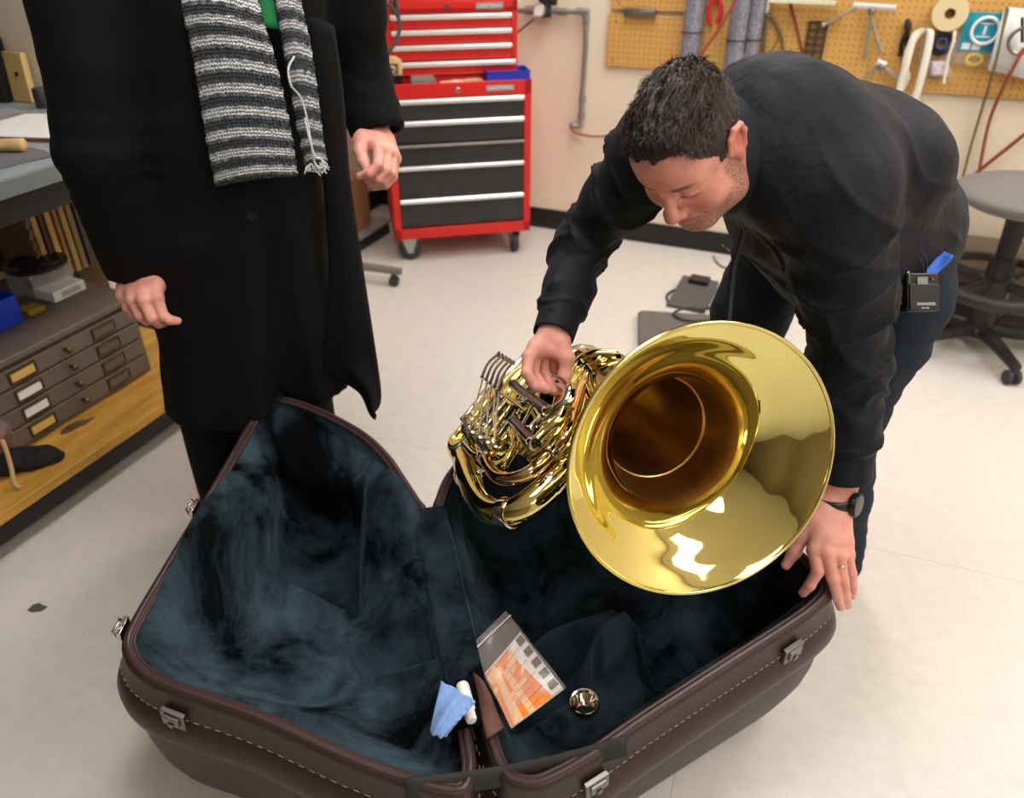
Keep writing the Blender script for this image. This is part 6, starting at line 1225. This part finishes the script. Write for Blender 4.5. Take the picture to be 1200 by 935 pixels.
q = PZ(425,247,0); pb = room(.21, -.62); o = thing('cardboard_box', 'tan cardboard box between the long black coat and the red cabinet', 'box', pb, TH); b = MB(); b.box2((-.17,-.10,.082), (.05,.10,.34)); b.build('box', m_card, o, bevel=.003)
b = MB(); b.box2((-.18,-.12,.340), (.05,.12,.352)); b.build('flap', m_card, o, bevel=.001)
o = thing('low_plinth', 'low grey topped plinth along the left wall, under the cardboard box', 'plinth', pb, TH); b = MB(); b.box2((-.18,-.55,.062), (.10,.22,.0815)); b.build('top', M('grey plinth top', (150,146,140), .5), o, bevel=.002); b = MB(); b.box2((-.17,-.54,0), (.09,.21,.062)); b.build('kick', m_base, o)
b = MB(); b.prism([(-.022,-.010),(-.008,-.016),(.016,-.012),(.022,.002),(.006,.008),(-.004,.015),(-.018,.008)], .0005, .0025); o = b.build('floor_scrap', M('dark grey lint', (88,84,80), .9)); o.matrix_basis = Matrix.Translation(PZ(45,712,0)); tag(o, 'small dark scrap lying on the floor left of the case', 'scrap')
# ================================================================ what lies in the case
def onS(S, u, v, dep): q = PP(u, v, S.o-S.n*dep, S.n); return q
x0 = onS(SR, 600, 790, .06)
bag = thing('zip_bag', 'clear zip bag holding an orange booklet, standing in the case\'s accessory well', 'bag', onS(SR, 610,850,.14))
m_clear = M('clear zip film', (206,192,188), .14, spec=.9, alpha=.15)
def qd(a, b_, c, d, off, bulge=0, nu=16, nv=16, wob=.0):
    """surface through four photo points a b (top) d c (bottom) lying on a plane facing the camera"""
    def f(s_, t_):
        p = a.lerp(b_, s_).lerp(d.lerp(c, s_), t_); return p+nb*(off+bulge*math.sin(math.pi*s_)*math.sin(math.pi*min(1,t_))+wob*math.sin(s_*11+t_*7)*math.sin(t_*5+2))
    return MB().grid(f, nu, nv)
b0, b1, b2, b3 = P(543,764,1.395), P(592,716,1.455), P(663,806,1.405), P(588,862,1.345)
nb = (b1-b0).cross(b3-b0).normalized(); nb = nb if nb.dot(CO-b0) > 0 else -nb
qd(b0, b1, b2, b3, .006, .010, 18, 22, .0025).build('bag_film', m_clear, bag, world=True, solid=.0004)
b = MB(); za, zb_ = b0.lerp(b3,.07), b1.lerp(b2,.07); b.tube([za.lerp(zb_, k/8)+nb*(.0085+.010*math.sin(math.pi*k/8)*.2) for k in range(9)], .0016, 6); b.build('zip_seal', M('zip seal plastic', (214,196,196), .3), bag, world=True)
l0, l1, l2, l3 = b0.lerp(b3,.36).lerp(b1.lerp(b2,.36),.04), b0.lerp(b3,.27).lerp(b1.lerp(b2,.27),.98), b2.lerp(b3,.03), b3.lerp(b2,.03)
bk = thing('booklet', 'orange and white instrument care booklet inside the clear zip bag', 'booklet', l0)
def lp(s_, t_, off=.002): return l0.lerp(l1, s_).lerp(l3.lerp(l2, s_), t_)+nb*(off+.008*math.sin(math.pi*s_))
m_wp = M('white booklet paper', (238,234,230), .6); m_or = M('orange print', (244,132,24), .6); m_po = M('pale orange print', (248,190,140), .6); m_ink = M('black print', (48,46,48), .6)
MB().grid(lambda s_, t_: lp(s_, t_, .0), 16, 16).build('pages', m_wp, bk, world=True, solid=.003, off=-1)
def patch(poly, m, name, off, n=10):
    """a printed area given by four (s,t) corners"""
    a, b_, c, d = [V(x, y, 0) for x, y in poly]
    def f(i, j): q = a.lerp(b_, i).lerp(d.lerp(c, i), j); return lp(q.x, q.y, off)
    return MB().grid(f, n, n).build(name, m, bk, world=True)
patch(((.02,.02),(.62,.02),(.80,.98),(.02,.98)), m_or, 'orange_panel', .0024)
b = MB()
for poly in (((.10,.10),(.30,.02),(.34,.20),(.16,.26)), ((.22,.20),(.32,.18),(.30,.98),(.16,.98)), ((.36,.22),(.46,.22),(.50,.98),(.40,.98)), ((.30,.55),(.62,.50),(.62,.56),(.30,.62)), ((.05,.34),(.18,.30),(.20,.36),(.06,.42)), ((.46,.18),(.66,.04),(.70,.20),(.50,.34))):
    a, b__, c, d = [V(x, y, 0) for x, y in poly]; b.grid(lambda i, j: lp(*(a.lerp(b__, i).lerp(d.lerp(c, i), j))[:2], .0030), 5, 8)
b.build('pale_drawing', m_po, bk, world=True)
b = MB()
for k in range(9):
    t = .07+k*.105; s0 = .40 if k % 3 else .30; s1 = .80 if k % 2 else .70
    b.grid(lambda i, j: lp(s0+(s1-s0)*i, t+.009*j-.05*i, .0035), 8, 2)
b.build('text_lines', M('grey print', (128,110,100), .6), bk, world=True)
b = MB()
for k in range(5):
    t = .03+k*.19
    for q in range(4): b.grid(lambda i, j: lp(.84+.13*i, t+.028*q+.021*j, .0035), 4, 2)
    b.grid(lambda i, j: lp(.835+.14*i, t-.006+.118*j, .0030), 4, 3)
b.build('caption_blocks', m_ink, bk, world=True)
# brown leather flap beside the booklet
a0_, a1_, a2_, a3_ = PZ(554,788,.395), PZ(567,798,.395), PZ(592,852,.36), PZ(570,866,.36); b = MB(); b.grid(lambda s_, t_: a0_.lerp(a1_, s_).lerp(a3_.lerp(a2_, s_), t_)+nb*(.004*math.sin(math.pi*s_)+.004*math.sin(t_*6)), 8, 14)
o = b.build('paper_bag', M('reddish brown paper', (88,52,42), .6, noise_=(40,.3)), solid=.003); tag(o, 'reddish brown folded paper sticking up left of the orange booklet', 'paper')
# blue cloth and bottle at the hinge
c0_, c1_, c2_, c3_ = PZ(517,797,.420), PZ(557,821,.412), PZ(523,864,.385), PZ(503,858,.38)
b = MB(); b.grid(lambda s_, t_: c0_.lerp(c1_, s_).lerp(c3_.lerp(c2_, s_), t_)+(-CF)*(.012*math.sin(math.pi*s_)*math.sin(2.4*t_)+.004*math.sin(s_*13+t_*5)+.002*math.sin(t_*40)*(s_ > .9)), 24, 24); o = b.build('polishing_cloth', M('light blue flannel', (126,160,214), .9, noise_=(40,.12), bump=(400,.4)), solid=.002); tag(o, 'light blue polishing cloth lying by the hinge of the case', 'cloth')
p = PZ(549,831,.378); o = thing('oil_bottle', 'small white bottle half hidden under the light blue cloth', 'bottle', p); d = (PZ(552,848,.378)-PZ(541,806,.378)).normalized(); R = Matrix((d.orthogonal().normalized(), d.cross(d.orthogonal().normalized()), d)).transposed(); b = MB(); b.lathe([(0,-.05),(.010,-.05),(.0115,-.046),(.0115,.0),(.006,.008)], (0,0,0), R, 18); b.build('body', m_white, o); b = MB(); b.lathe([(.006,.006),(.0095,.007),(.0095,.020),(.008,.023),(0,.024)], (0,0,0), R, 18); b.build('cap', m_white, o)
# mouthpiece in the block
mc = onS(SR, 685, 825, .044); o = thing('mouthpiece', 'silver tuba mouthpiece seated cup-up in the plush block', 'mouthpiece', mc); R = Matrix((SR.x, SR.n.cross(SR.x), SR.n)).transposed(); b = MB(); b.lathe([(1.15*r_, h_) for r_, h_ in ((.0,-.045),(.006,-.045),(.008,-.03),(.013,-.018),(.0165,-.004),(.0195,.0035),(.0215,.0045),(.0225,.003),(.0215,-.004),(.018,-.014),(.012,-.03),(.011,-.05))], (0,0,.0045), R, 36); b.build('cup', m_nickel, o)
